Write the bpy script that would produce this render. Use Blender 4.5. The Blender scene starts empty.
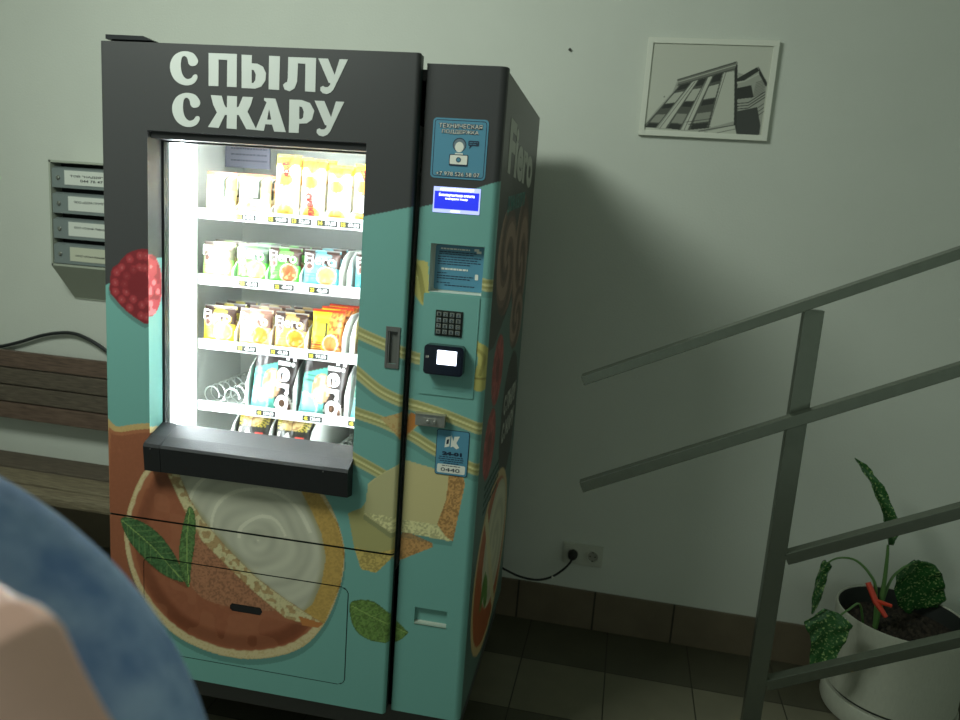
import bpy, bmesh, math, random
import numpy as np
from mathutils import Vector, Matrix
random.seed(7); np.random.seed(7)
PI = math.pi
SC = bpy.context.scene
COL = SC.collection

# ------------------------------------------------------------------ camera
F = 752.4
CAM = np.array([1.3417, -2.7753, 1.5436])
RX = np.array([0.97775297, 0.19703255, 0.07195342])
RY = np.array([0.10535911, -0.16469549, -0.98070121])      # down
RZ = np.array([-0.18137966, 0.96646447, -0.18179068])      # forward
cd = bpy.data.cameras.new('camera'); cam = bpy.data.objects.new('camera', cd); COL.objects.link(cam)
cd.sensor_width = 36; cd.sensor_fit = 'HORIZONTAL'; cd.lens = F / 960 * 36
m = Matrix.Identity(4)
for i in range(3):
    m[i][0] = RX[i]; m[i][1] = -RY[i]; m[i][2] = -RZ[i]; m[i][3] = CAM[i]
cam.matrix_world = m
cd.clip_start = .02
cd.dof.use_dof = True; cd.dof.focus_distance = 1.95; cd.dof.aperture_fstop = 4.2
SC.camera = cam

# ------------------------------------------------------------------ world, lamp, exposure
w = bpy.data.worlds.new('world'); SC.world = w; w.use_nodes = True
w.node_tree.nodes['Background'].inputs[0].default_value = (.82, 1.0, .86, 1)
w.node_tree.nodes['Background'].inputs[1].default_value = .225
def area(name, loc, target, size, power, col, shape='DISK'):
    l = bpy.data.lights.new(name, 'AREA'); l.shape = shape; l.size = size; l.energy = power; l.color = col
    o = bpy.data.objects.new(name, l); COL.objects.link(o); o.location = loc
    o.rotation_euler = (Vector(target) - Vector(loc)).to_track_quat('-Z', 'Y').to_euler()
    return o
area('ceiling_lamp_light', (-.25, -2.05, 2.92), (.2, -1.0, 1.0), .9, 46, (.90, 1.0, .91))
SC.view_settings.view_transform = 'Standard'; SC.view_settings.look = 'None'
SC.view_settings.gamma = 1; SC.view_settings.use_curve_mapping = False
SC.view_settings.exposure = 0.34

# ------------------------------------------------------------------ measuring helpers
TH = .0243; MD = .9971; MW = 1.0197
def ray(u, v): return RZ + (u - 480) / F * RX + (v - 360) / F * RY
def plane(u, v, n, p):
    d = ray(u, v); n = np.array(n, float); return CAM + d * ((np.array(p, float) - CAM) @ n) / (d @ n)
def mloc(P):
    x, y, z = P; y = y + MD; c, s = math.cos(TH), math.sin(TH); return np.array([x * c + y * s, -x * s + y * c, z])
def front(u, v, y=-.0255):
    n = np.array([-math.sin(TH), math.cos(TH), 0]); p = np.array([0, -MD, 0]) + n * y
    r = mloc(plane(u, v, n, p)); return (r[0], r[2])
def side(u, v):
    n = np.array([math.cos(TH), math.sin(TH), 0]); p = np.array([0, -MD, 0]) + n * MW
    r = mloc(plane(u, v, n, p)); return (r[1], r[2])
def onwall(u, v, y=0): 
    r = plane(u, v, (0, 1, 0), (0, y, 0)); return (r[0], r[2])

# ------------------------------------------------------------------ materials
def lin(c): return tuple(((x / 255 + .055) / 1.055) ** 2.4 if x > 10 else x / 255 / 12.92 for x in c)
MATS = {}
def mat(name, c, rough=.5, metal=0, emit=0, noise=0, nscale=40, bump=0, spec=.5, coat=0, stretch=None, c2=None):
    if name in MATS: return MATS[name]
    m = bpy.data.materials.new(name); m.use_nodes = True; nt = m.node_tree; b = nt.nodes['Principled BSDF']
    col = lin(c); b.inputs['Base Color'].default_value = (*col, 1)
    b.inputs['Roughness'].default_value = rough; b.inputs['Metallic'].default_value = metal
    b.inputs['Specular IOR Level'].default_value = spec; b.inputs['Coat Weight'].default_value = coat
    if emit: b.inputs['Emission Color'].default_value = (*col, 1); b.inputs['Emission Strength'].default_value = emit
    if noise or bump or c2:
        tc = nt.nodes.new('ShaderNodeTexCoord'); mp = nt.nodes.new('ShaderNodeMapping')
        if stretch: mp.inputs['Scale'].default_value = stretch
        n = nt.nodes.new('ShaderNodeTexNoise'); n.inputs['Scale'].default_value = nscale; n.inputs['Detail'].default_value = 5
        nt.links.new(tc.outputs['Object'], mp.inputs['Vector']); nt.links.new(mp.outputs['Vector'], n.inputs['Vector'])
        if noise or c2:
            r = nt.nodes.new('ShaderNodeValToRGB')
            e = r.color_ramp.elements
            if c2: e[0].color = (*lin(c2), 1); e[1].color = (*col, 1); e[0].position = .35; e[1].position = .65
            else:
                e[0].color = (*[x * (1 - noise) for x in col], 1); e[1].color = (*[min(1, x * (1 + noise)) for x in col], 1)
                e[0].position = .3; e[1].position = .7
            nt.links.new(n.outputs['Fac'], r.inputs[0]); nt.links.new(r.outputs[0], b.inputs['Base Color'])
        if bump:
            bp = nt.nodes.new('ShaderNodeBump'); bp.inputs['Strength'].default_value = bump; bp.inputs['Distance'].default_value = .002
            nt.links.new(n.outputs['Fac'], bp.inputs['Height']); nt.links.new(bp.outputs[0], b.inputs['Normal'])
    MATS[name] = m; return m
def artmat(name, rough=.35, spec=.5):
    if name in MATS: return MATS[name]
    m = bpy.data.materials.new(name); m.use_nodes = True; nt = m.node_tree; b = nt.nodes['Principled BSDF']
    a = nt.nodes.new('ShaderNodeAttribute'); a.attribute_name = 'art'
    nt.links.new(a.outputs['Color'], b.inputs['Base Color']); b.inputs['Roughness'].default_value = rough
    b.inputs['Specular IOR Level'].default_value = spec
    MATS[name] = m; return m

# ------------------------------------------------------------------ mesh helpers
class MB:
    def __init__(s): s.v = []; s.f = []; s.mi = []
    def add(s, v, f, mi=0):
        o = len(s.v); s.v += [tuple(map(float, p)) for p in v]; s.f += [[i + o for i in q] for q in f]; s.mi += [mi] * len(f)
    def box(s, a, b, mi=0, T=None, bev=0):
        (x0, y0, z0), (x1, y1, z1) = a, b
        if x0 > x1: x0, x1 = x1, x0
        if y0 > y1: y0, y1 = y1, y0
        if z0 > z1: z0, z1 = z1, z0
        bm = bmesh.new(); r = bmesh.ops.create_cube(bm, size=1)
        for v in bm.verts: v.co = Vector(((x0 + x1) / 2 + v.co.x * (x1 - x0), (y0 + y1) / 2 + v.co.y * (y1 - y0), (z0 + z1) / 2 + v.co.z * (z1 - z0)))
        if bev: bmesh.ops.bevel(bm, geom=bm.edges[:], offset=bev, segments=2, affect='EDGES', profile=.7)
        if T is not None: bm.transform(T)
        bm.verts.ensure_lookup_table()
        s.add([v.co[:] for v in bm.verts], [[v.index for v in f.verts] for f in bm.faces], mi); bm.free()
    def tube(s, pts, r, n=10, mi=0, cap=True):
        P = [Vector(p) for p in pts]; rs = r if hasattr(r, '__len__') else [r] * len(P)
        up = None; V = []
        for i, p in enumerate(P):
            t = (P[min(i + 1, len(P) - 1)] - P[max(i - 1, 0)]).normalized()
            if up is None: up = t.orthogonal().normalized()
            up = (up - t * up.dot(t)).normalized(); bn = t.cross(up)
            for k in range(n):
                a = 2 * PI * k / n; V.append(p + (up * math.cos(a) + bn * math.sin(a)) * rs[i])
        Fc = [[i * n + k, i * n + (k + 1) % n, (i + 1) * n + (k + 1) % n, (i + 1) * n + k] for i in range(len(P) - 1) for k in range(n)]
        if cap: Fc += [list(range(n))[::-1], [(len(P) - 1) * n + k for k in range(n)]]
        s.add(V, Fc, mi)
    def lathe(s, prof, n=48, c=(0, 0, 0), mi=0, T=None):
        V = [(r * math.cos(2 * PI * k / n), r * math.sin(2 * PI * k / n), z) for r, z in prof for k in range(n)]
        V = [Vector(v) for v in V]
        if T is not None: V = [T @ v for v in V]
        V = [v + Vector(c) for v in V]
        s.add(V, [[i * n + k, i * n + (k + 1) % n, (i + 1) * n + (k + 1) % n, (i + 1) * n + k] for i in range(len(prof) - 1) for k in range(n)], mi)
    def prism(s, pts, y0, y1, mi=0, bev=0):   # polygon in x,z, from y0 (front) to y1
        n = len(pts); V = [(p[0], y0, p[1]) for p in pts] + [(p[0], y1, p[1]) for p in pts]
        s.add(V, [list(range(n)), list(range(n, 2 * n))[::-1]] + [[i, i + n, (i + 1) % n + n, (i + 1) % n] for i in range(n)], mi)
    def grid(s, fn, nu, nv, mi=0):
        V = [fn(i / nu, j / nv) for j in range(nv + 1) for i in range(nu + 1)]
        s.add(V, [[j * (nu + 1) + i, j * (nu + 1) + i + 1, (j + 1) * (nu + 1) + i + 1, (j + 1) * (nu + 1) + i] for j in range(nv) for i in range(nu)], mi)
    def build(s, name, m, parent=None, smooth=False, fix=True):
        me = bpy.data.meshes.new(name); me.from_pydata(s.v, [], s.f)
        for x in (m if isinstance(m, (list, tuple)) else [m]): me.materials.append(x)
        me.polygons.foreach_set('material_index', s.mi)
        if fix:
            bm = bmesh.new(); bm.from_mesh(me); bmesh.ops.recalc_face_normals(bm, faces=bm.faces[:]); bm.to_mesh(me); bm.free()
        if smooth: 
            me.polygons.foreach_set('use_smooth', [True] * len(me.polygons))
            try: me.set_sharp_from_angle(angle=math.radians(42))
            except Exception: pass
        o = bpy.data.objects.new(name, me); COL.objects.link(o)
        if parent is not None: o.parent = parent
        return o
def empty(name, loc=(0, 0, 0), rz=0):
    o = bpy.data.objects.new(name, None); COL.objects.link(o); o.location = loc; o.rotation_euler.z = rz; o.empty_display_size = .1; return o
def tag(o, label=None, cat=None, group=None, kind=None):
    if label: o['label'] = label
    if cat: o['category'] = cat
    if group: o['group'] = group
    if kind: o['kind'] = kind
    return o
def box(name, a, b, m, parent=None, bev=0, **k):
    q = MB(); q.box(a, b, bev=bev); return q.build(name, m, parent)
def rrect(x0, x1, z0, z1, r, n=5):
    P = []
    for cx, cz, a0 in ((x1 - r, z1 - r, 0), (x0 + r, z1 - r, 90), (x0 + r, z0 + r, 180), (x1 - r, z0 + r, 270)):
        for k in range(n + 1):
            a = math.radians(a0 + 90 * k / n); P.append((cx + r * math.cos(a), cz + r * math.sin(a)))
    return P
def spline(P, n=8, closed=True):
    P = [np.array(p, float) for p in P]; N = len(P); out = []
    for i in range(N if closed else N - 1):
        if closed: a, b, c, d = P[i - 1], P[i], P[(i + 1) % N], P[(i + 2) % N]
        else: a, b, c, d = P[max(i - 1, 0)], P[i], P[i + 1], P[min(i + 2, N - 1)]
        for k in range(n):
            t = k / n; out.append(.5 * ((2 * b) + (c - a) * t + (2 * a - 5 * b + 4 * c - d) * t * t + (3 * b - a - 3 * c + d) * t ** 3))
    if not closed: out.append(P[-1])
    return [tuple(p) for p in out]
def curve_fill(name, loops, y, ext, m, parent):      # flat letters with holes, loops in x,z
    c = bpy.data.curves.new(name, 'CURVE'); c.dimensions = '2D'; c.fill_mode = 'BOTH'; c.extrude = ext
    for L in loops:
        s = c.splines.new('POLY'); s.points.add(len(L) - 1); s.use_cyclic_u = True
        for p, q in zip(s.points, L): p.co = (q[0], q[1], 0, 1)
    t = bpy.data.objects.new('t', c); COL.objects.link(t)
    me = bpy.data.meshes.new_from_object(t.evaluated_get(bpy.context.evaluated_depsgraph_get()))
    bpy.data.objects.remove(t); 
    for v in me.vertices: v.co = (v.co.x, y - v.co.z, v.co.y)
    me.materials.clear(); me.materials.append(m); me.name = name
    o = bpy.data.objects.new(name, me); COL.objects.link(o); o.parent = parent; return o
def text_mesh(body, bold=0, ext=.01):
    c = bpy.data.curves.new('t', 'FONT'); c.body = body; c.size = 1; c.extrude = ext; c.offset = bold; c.resolution_u = 3
    c.align_x = 'LEFT'
    t = bpy.data.objects.new('t', c); COL.objects.link(t)
    bpy.context.view_layer.update()
    me = bpy.data.meshes.new_from_object(t.evaluated_get(bpy.context.evaluated_depsgraph_get()))
    bpy.data.objects.remove(t); V = np.array([v.co[:] for v in me.vertices]); Fc = [list(p.vertices) for p in me.polygons]
    bpy.data.meshes.remove(me); return V, Fc
TXT = {}
def text(q, body, A, B, Dd, y=None, bold=0, n=None, mi=0, th=.0004):
    """add text to mesh builder q: A lower-left, B lower-right, Dd upper-left corners (3D)"""
    if (body, bold) not in TXT: TXT[(body, bold)] = text_mesh(body, bold)
    V, Fc = TXT[(body, bold)]; mn = V.min(0); mx = V.max(0)
    U = (V - mn) / np.maximum(mx - mn, 1e-9); A = np.array(A); e1 = np.array(B) - A; e2 = np.array(Dd) - A
    nn = np.cross(e1, e2); nn = nn / np.linalg.norm(nn)
    P = A + U[:, :1] * e1 + U[:, 1:2] * e2 + U[:, 2:3] * nn * th
    q.add(P, Fc, mi)
def ftext(q, body, x0, x1, z0, z1, y, bold=0, mi=0): text(q, body, (x0, y, z0), (x1, y, z0), (x0, y, z1), bold=bold, mi=mi)

# ------------------------------------------------------------------ the painter of printed film (colours per vertex)
def vnoise(X, Z, s, seed=0):
    x = X * s + seed * 17.3; z = Z * s + seed * 5.1; xi = np.floor(x).astype(int); zi = np.floor(z).astype(int); fx = x - xi; fz = z - zi
    def h(a, b):
        n = (a * 374761393 + b * 668265263 + seed * 1442695) & 0x7fffffff; n = ((n ^ (n >> 13)) * 1274126177) & 0x7fffffff
        return ((n ^ (n >> 16)) & 0xffff) / 65535.
    fx = fx * fx * (3 - 2 * fx); fz = fz * fz * (3 - 2 * fz)
    return (h(xi, zi) * (1 - fx) + h(xi + 1, zi) * fx) * (1 - fz) + (h(xi, zi + 1) * (1 - fx) + h(xi + 1, zi + 1) * fx) * fz
class Paint:
    def __init__(s, X, Z, base, mp): s.X = X; s.Z = Z; s.C = np.tile(np.array(lin(base)), (X.size, 1)); s.mp = mp
    def P(s, pts, sp=False, closed=True, n=7):
        q = [s.mp(*p) for p in pts]; return np.array(spline(q, n, closed) if sp else q)
    def inside(s, pts, sp=False):
        L = s.P(pts, sp); m = np.zeros(s.X.size, bool)
        bb = (s.X >= L[:, 0].min()) & (s.X <= L[:, 0].max()) & (s.Z >= L[:, 1].min()) & (s.Z <= L[:, 1].max()); idx = np.nonzero(bb)[0]
        x = s.X[idx]; z = s.Z[idx]; r = np.zeros(idx.size, bool)
        for a, b in zip(L, np.roll(L, -1, 0)):
            if a[1] == b[1]: continue
            c = ((a[1] > z) != (b[1] > z)) & (x < (b[0] - a[0]) * (z - a[1]) / (b[1] - a[1]) + a[0]); r ^= c
        m[idx] = r; return m
    def dist(s, pts, sp=False, closed=True, lim=.08):
        L = s.P(pts, sp, closed); d = np.full(s.X.size, lim)
        bb = (s.X > L[:, 0].min() - lim) & (s.X < L[:, 0].max() + lim) & (s.Z > L[:, 1].min() - lim) & (s.Z < L[:, 1].max() + lim)
        x = s.X[bb]; z = s.Z[bb]; r = np.full(x.size, lim)
        segs = zip(L, np.roll(L, -1, 0)) if closed else zip(L[:-1], L[1:])
        for a, b in segs:
            e = b - a; t = np.clip(((x - a[0]) * e[0] + (z - a[1]) * e[1]) / max(e @ e, 1e-12), 0, 1)
            r = np.minimum(r, np.hypot(x - a[0] - t * e[0], z - a[1] - t * e[1]))
        d[bb] = r; return d
    def mix(s, m, c, a=1.):
        m = m.astype(float) * a; c = np.array(lin(c)); s.C = s.C * (1 - m[:, None]) + c * m[:, None]
    def mul(s, m, k): s.C *= (1 + (k - 1) * m.astype(float))[:, None]
    def fill(s, pts, c, sp=False, a=1.): m = s.inside(pts, sp); s.mix(m, c, a); return m
    def stroke(s, pts, wd, c, sp=True, a=1., closed=False):
        d = s.dist(pts, sp, closed); m = np.clip((wd / 2 - d) / .0012 + .5, 0, 1); s.mix(m, c, a); return m
def smooth(x, a, b): t = np.clip((x - a) / (b - a), 0, 1); return t * t * (3 - 2 * t)
def axis(*brk, step=.0025):
    out = [brk[0]]
    for a, b in zip(brk[:-1], brk[1:]):
        n = max(1, int(round((b - a) / step))); out += [a + (b - a) * k / n for k in range(1, n + 1)]
    return np.array(out)
def set_art(o, C):
    me = o.data; at = me.color_attributes.new('art', 'FLOAT_COLOR', 'POINT')
    A = np.ones((len(me.vertices), 4), np.float32); A[:len(C), :3] = C; at.data.foreach_set('color', A.ravel())
def art_grid(name, xs, zs, pos, colors, keep, m, parent, extra=None, extra_color=(60, 62, 60)):
    """grid with a colour per vertex; keep(cx, cz) masks the cells; pos(X, Z) gives 3D"""
    X, Z = np.meshgrid(xs, zs); X = X.ravel(); Z = Z.ravel(); nx = len(xs); nz = len(zs)
    i, j = np.meshgrid(np.arange(nx - 1), np.arange(nz - 1)); i = i.ravel(); j = j.ravel()
    cx = (xs[i] + xs[i + 1]) / 2; cz = (zs[j] + zs[j + 1]) / 2; k = keep(cx, cz) if keep else np.ones(i.size, bool)
    i = i[k]; j = j[k]; Q = np.stack([j * nx + i, j * nx + i + 1, (j + 1) * nx + i + 1, (j + 1) * nx + i], 1)
    used = np.zeros(X.size, bool); used[Q.ravel()] = True; rm = np.cumsum(used) - 1; Q = rm[Q]
    C = colors[used]; V = pos(X[used], Z[used])
    q = MB(); q.v = [tuple(p) for p in V.tolist()]; q.f = Q.tolist(); q.mi = [0] * len(Q); nv = len(q.v)
    if extra: extra(q)
    o = q.build(name, m, parent, smooth=False, fix=False)
    set_art(o, np.vstack([C, np.tile(lin(extra_color), (len(q.v) - nv, 1))])); return o

# ------------------------------------------------------------------ the room
def wallmat():
    m = mat('painted_plaster', (205, 209, 198), .62, noise=.025, nscale=3, spec=.3); nt = m.node_tree; b = nt.nodes['Principled BSDF']
    tc = nt.nodes.new('ShaderNodeTexCoord'); n = nt.nodes.new('ShaderNodeTexNoise'); n.inputs['Scale'].default_value = 140; n.inputs['Detail'].default_value = 6
    bp = nt.nodes.new('ShaderNodeBump'); bp.inputs['Strength'].default_value = .25; bp.inputs['Distance'].default_value = .003
    nt.links.new(tc.outputs['Object'], n.inputs['Vector']); nt.links.new(n.outputs['Fac'], bp.inputs['Height']); nt.links.new(bp.outputs[0], b.inputs['Normal']); return m
WM = wallmat()
tag(box('wall_back', (-3.2, 0, 0), (4.6, .12, 3.0), WM), kind='structure')
tag(box('wall_left', (-3.32, -4.6, 0), (-3.2, .12, 3.0), WM), kind='structure')
tag(box('ceiling', (-3.32, -4.6, 3.0), (4.6, .12, 3.1), mat('ceiling_paint', (205, 210, 198), .8)), kind='structure')
def tiles(name, ca, cb, grout, tile, off, vertical=False, rows=True):
    m = bpy.data.materials.new(name); m.use_nodes = True; nt = m.node_tree; b = nt.nodes['Principled BSDF']
    tc = nt.nodes.new('ShaderNodeTexCoord'); mp = nt.nodes.new('ShaderNodeMapping'); mp.inputs['Location'].default_value = off
    nt.links.new(tc.outputs['Object'], mp.inputs['Vector'])
    sp = nt.nodes.new('ShaderNodeSeparateXYZ'); nt.links.new(mp.outputs[0], sp.inputs[0])
    def node(op, a, v=None, v2=None):
        n = nt.nodes.new('ShaderNodeMath'); n.operation = op
        if hasattr(a, 'node'): nt.links.new(a, n.inputs[0])
        else: n.inputs[0].default_value = a
        if v is not None:
            if hasattr(v, 'node'): nt.links.new(v, n.inputs[1])
            else: n.inputs[1].default_value = v
        return n.outputs[0]
    def groove(ax):
        f = node('FRACT', node('DIVIDE', sp.outputs[ax], tile)); a = node('LESS_THAN', f, .007 if not vertical else .012); c = node('GREATER_THAN', f, .993 if not vertical else .988); return node('MAXIMUM', a, c)
    g = groove(0)
    if not vertical: g = node('MAXIMUM', g, groove(1))
    row = node('FRACT', node('DIVIDE', sp.outputs[1], 2 * tile)); alt = node('GREATER_THAN', row, .5)
    n = nt.nodes.new('ShaderNodeTexNoise'); n.inputs['Scale'].default_value = 9; n.inputs['Detail'].default_value = 8; nt.links.new(tc.outputs['Object'], n.inputs['Vector'])
    mx = nt.nodes.new('ShaderNodeMix'); mx.data_type = 'RGBA'; mx.inputs[6].default_value = (*lin(ca), 1); mx.inputs[7].default_value = (*lin(cb), 1)
    if rows: nt.links.new(alt, mx.inputs[0])
    else: nt.links.new(n.outputs['Fac'], mx.inputs[0])
    m2 = nt.nodes.new('ShaderNodeMix'); m2.data_type = 'RGBA'; m2.blend_type = 'MULTIPLY'; m2.inputs[0].default_value = .35
    nt.links.new(mx.outputs[2], m2.inputs[6]); nt.links.new(n.outputs['Fac'], m2.inputs[7])
    m3 = nt.nodes.new('ShaderNodeMix'); m3.data_type = 'RGBA'; nt.links.new(g, m3.inputs[0]); nt.links.new(m2.outputs[2], m3.inputs[6]); m3.inputs[7].default_value = (*lin(grout), 1)
    nt.links.new(m3.outputs[2], b.inputs['Base Color']); b.inputs['Roughness'].default_value = .38
    bp = nt.nodes.new('ShaderNodeBump'); bp.inputs['Strength'].default_value = .5; bp.inputs['Distance'].default_value = .002; bp.invert = True
    nt.links.new(g, bp.inputs['Height']); nt.links.new(bp.outputs[0], b.inputs['Normal']); return m
# tile joints of the floor: x = 1.108 + .3 k, y = -.2846 - .3 k
tag(box('floor', (-3.32, -4.6, -.1), (4.6, .12, 0), tiles('floor_tiles', (84, 82, 66), (122, 118, 98), (44, 42, 34), .3, (-1.108 + 3, .2846 + 6.0, 0))), kind='structure')
tag(box('baseboard_back', (-3.2, -.011, 0), (4.6, -.0005, .158), tiles('baseboard_tiles', (112, 100, 80), (120, 108, 88), (50, 46, 38), .3, (-1.0451 + 3, 0, 0), True, False), bev=.002), kind='structure')

# ------------------------------------------------------------------ vending machine
R = empty('vending_machine', (0, -MD, 0), TH)
tag(R, 'tall teal and charcoal vending machine with dessert artwork and lit snack window', 'vending machine')
ART = artmat('printed_film', .38, .4)
DARK = (63, 63, 63); TEAL = (113, 166, 157)
charcoal = mat('charcoal_panel', (66, 66, 65), .45); black = mat('black_plastic', (24, 25, 27), .5, noise=.3, nscale=400, bump=.3)
white_in = mat('white_interior', (238, 240, 236), .5); tealm = mat('teal_paint', TEAL, .4)
ZB, ZT, ZP = .204, 1.9146, 1.8969
# cabinet shell
DEP = .765
q = MB()
q.box((.004, .012, .11), (.03, DEP, 1.885), 0)
q.box((.03, DEP - .02, .11), (MW - .012, DEP, 1.885), 0)
q.box((.03, .012, 1.86), (MW - .012, DEP - .02, 1.885), 0)
q.box((.03, .04, .11), (MW - .012, DEP - .02, .19), 0)
q.box((.826, .03, .19), (.84, DEP - .02, 1.86), 0)
for x in (.09, .93):
    for y in (.1, .6): q.box((x - .03, y - .03, 0), (x + .03, y + .03, .11), 0)
cab = q.build('cabinet', charcoal, R)
q = MB(); q.box((-.004, .016, 1.885), (.11, .30, 1.9235), bev=.002); q.prism([(-.006, 1.9238), (.122, 1.9238), (.098, 1.9335), (-.006, 1.9345)], -.004, .32)
q.build('top_bracket', mat('dark_steel', (40, 42, 44), .4, .6), R)

# ---- door artwork
def paint_ribbons(p, paths, wd):
    for L in paths:
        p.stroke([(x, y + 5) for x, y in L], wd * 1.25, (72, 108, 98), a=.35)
        p.stroke(L, wd, (186, 182, 130)); p.stroke([(x, y - 3.2) for x, y in L], wd * .25, (150, 148, 88), a=.8)
        p.stroke([(x, y + 2.2) for x, y in L], wd * .2, (150, 148, 88), a=.8); p.stroke([(x, y + .2) for x, y in L], wd * .14, (214, 208, 150))
def leaf_art(p, out, mid, c=(76, 112, 62), nv=9, seed=1):
    m = p.inside(out, True); p.mix(m, c); d = p.dist(out, True); n = vnoise(p.X, p.Z, 230, seed)
    p.mul(m & (n > .6), 1.3); p.mul(m & (n < .35), .72); p.mul(m & (d < .003), .7)
    M_ = p.P(mid, True, False, 10); md = p.dist(mid, True, False)
    p.mix(m & (md < .0012), (160, 185, 105), .8)
    (a, b) = np.array(M_[0]), np.array(M_[-1]); ax = (b - a) / np.linalg.norm(b - a)
    t = (p.X - a[0]) * ax[0] + (p.Z - a[1]) * ax[1]; s = np.abs((p.X - a[0]) * -ax[1] + (p.Z - a[1]) * ax[0])
    ph = ((t - s * .8) / (np.linalg.norm(b - a) / nv)) % 1; p.mix(m & (ph < .12), (132, 156, 96), .45)
def paint_sweets(p):
    """the cream ribbons, chocolate and mint that run over the door and the panel beside it"""
    paint_ribbons(p, [[(352, 328), (361, 334), (388, 346), (410, 356), (424, 360), (434, 362)],
                      [(350, 366), (358, 373), (380, 391), (403, 402), (420, 407), (447, 416), (486, 432), (500, 438)],
                      [(348, 408), (357, 413), (380, 421), (400, 430), (416, 438), (437, 451), (480, 472), (500, 480)],
                      [(345, 452), (355, 459), (380, 473), (400, 486)],
                      [(480, 284), (491, 286), (510, 288)]], .030)
    # white chocolate blocks
    B = [(348, 513), (361, 508), (368, 500), (400, 520), (399, 545), (376, 573), (361, 569), (354, 547)]
    m = p.fill(B, (168, 162, 108)); n = vnoise(p.X, p.Z, 260, 3)
    m2 = p.fill([(354, 547), (376, 553), (400, 548), (398, 552), (376, 573), (361, 569)], (182, 160, 92)); p.mul(m2 & (n > .55), 1.25); p.mul(m2 & (n < .4), .8)
    m3 = p.fill([(400, 536), (404, 530), (432, 543), (433, 547), (400, 560), (392, 560)], (176, 134, 84)); p.mul(m3 & (n > .5), 1.25); p.mul(m3 & (n < .3), .75)
    A = [(364, 514), (368, 500), (368, 484), (379, 475), (402, 463), (406, 460), (463, 477), (465, 483), (453, 541), (448, 541), (403, 532), (391, 533)]
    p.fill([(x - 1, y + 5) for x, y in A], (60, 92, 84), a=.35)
    p.fill(A, (196, 188, 138))
    p.fill([(404, 462), (450, 474), (447, 500), (436, 524), (402, 519)], (200, 188, 136)); p.fill([(364, 512), (368, 486), (379, 476), (402, 464), (402, 519)], (184, 178, 132))
    m = p.fill([(364, 512), (402, 519), (437, 525), (452, 541), (403, 532), (391, 533)], (206, 200, 148)); p.mul(m & (n > .6), 1.18); p.mul(m & (n < .42), .74)
    m = p.fill([(449, 474), (463, 477), (465, 484), (453, 541), (447, 538), (437, 524), (446, 500)], (186, 142, 88)); p.mul(m & (n > .6), 1.2); p.mul(m & (n < .42), .68)
    # orange crisp near the latch
    m = p.fill([(380, 418), (404, 412), (421, 416), (423, 421), (409, 434), (400, 441), (394, 432)], (190, 166, 112)); p.mix(m & (n > .6), (180, 134, 80), .7)
    m = p.fill([(411, 412), (423, 419), (400, 441), (398, 436)], (190, 124, 62))
    # lower mint leaf
    leaf_art(p, [(350, 604), (357, 600), (372, 601), (384, 609), (396, 620), (405, 629), (408, 633), (400, 640), (388, 643), (372, 641), (358, 633), (351, 620)], [(352, 606), (375, 618), (407, 633)], (98, 128, 64), 8, 4)
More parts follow.
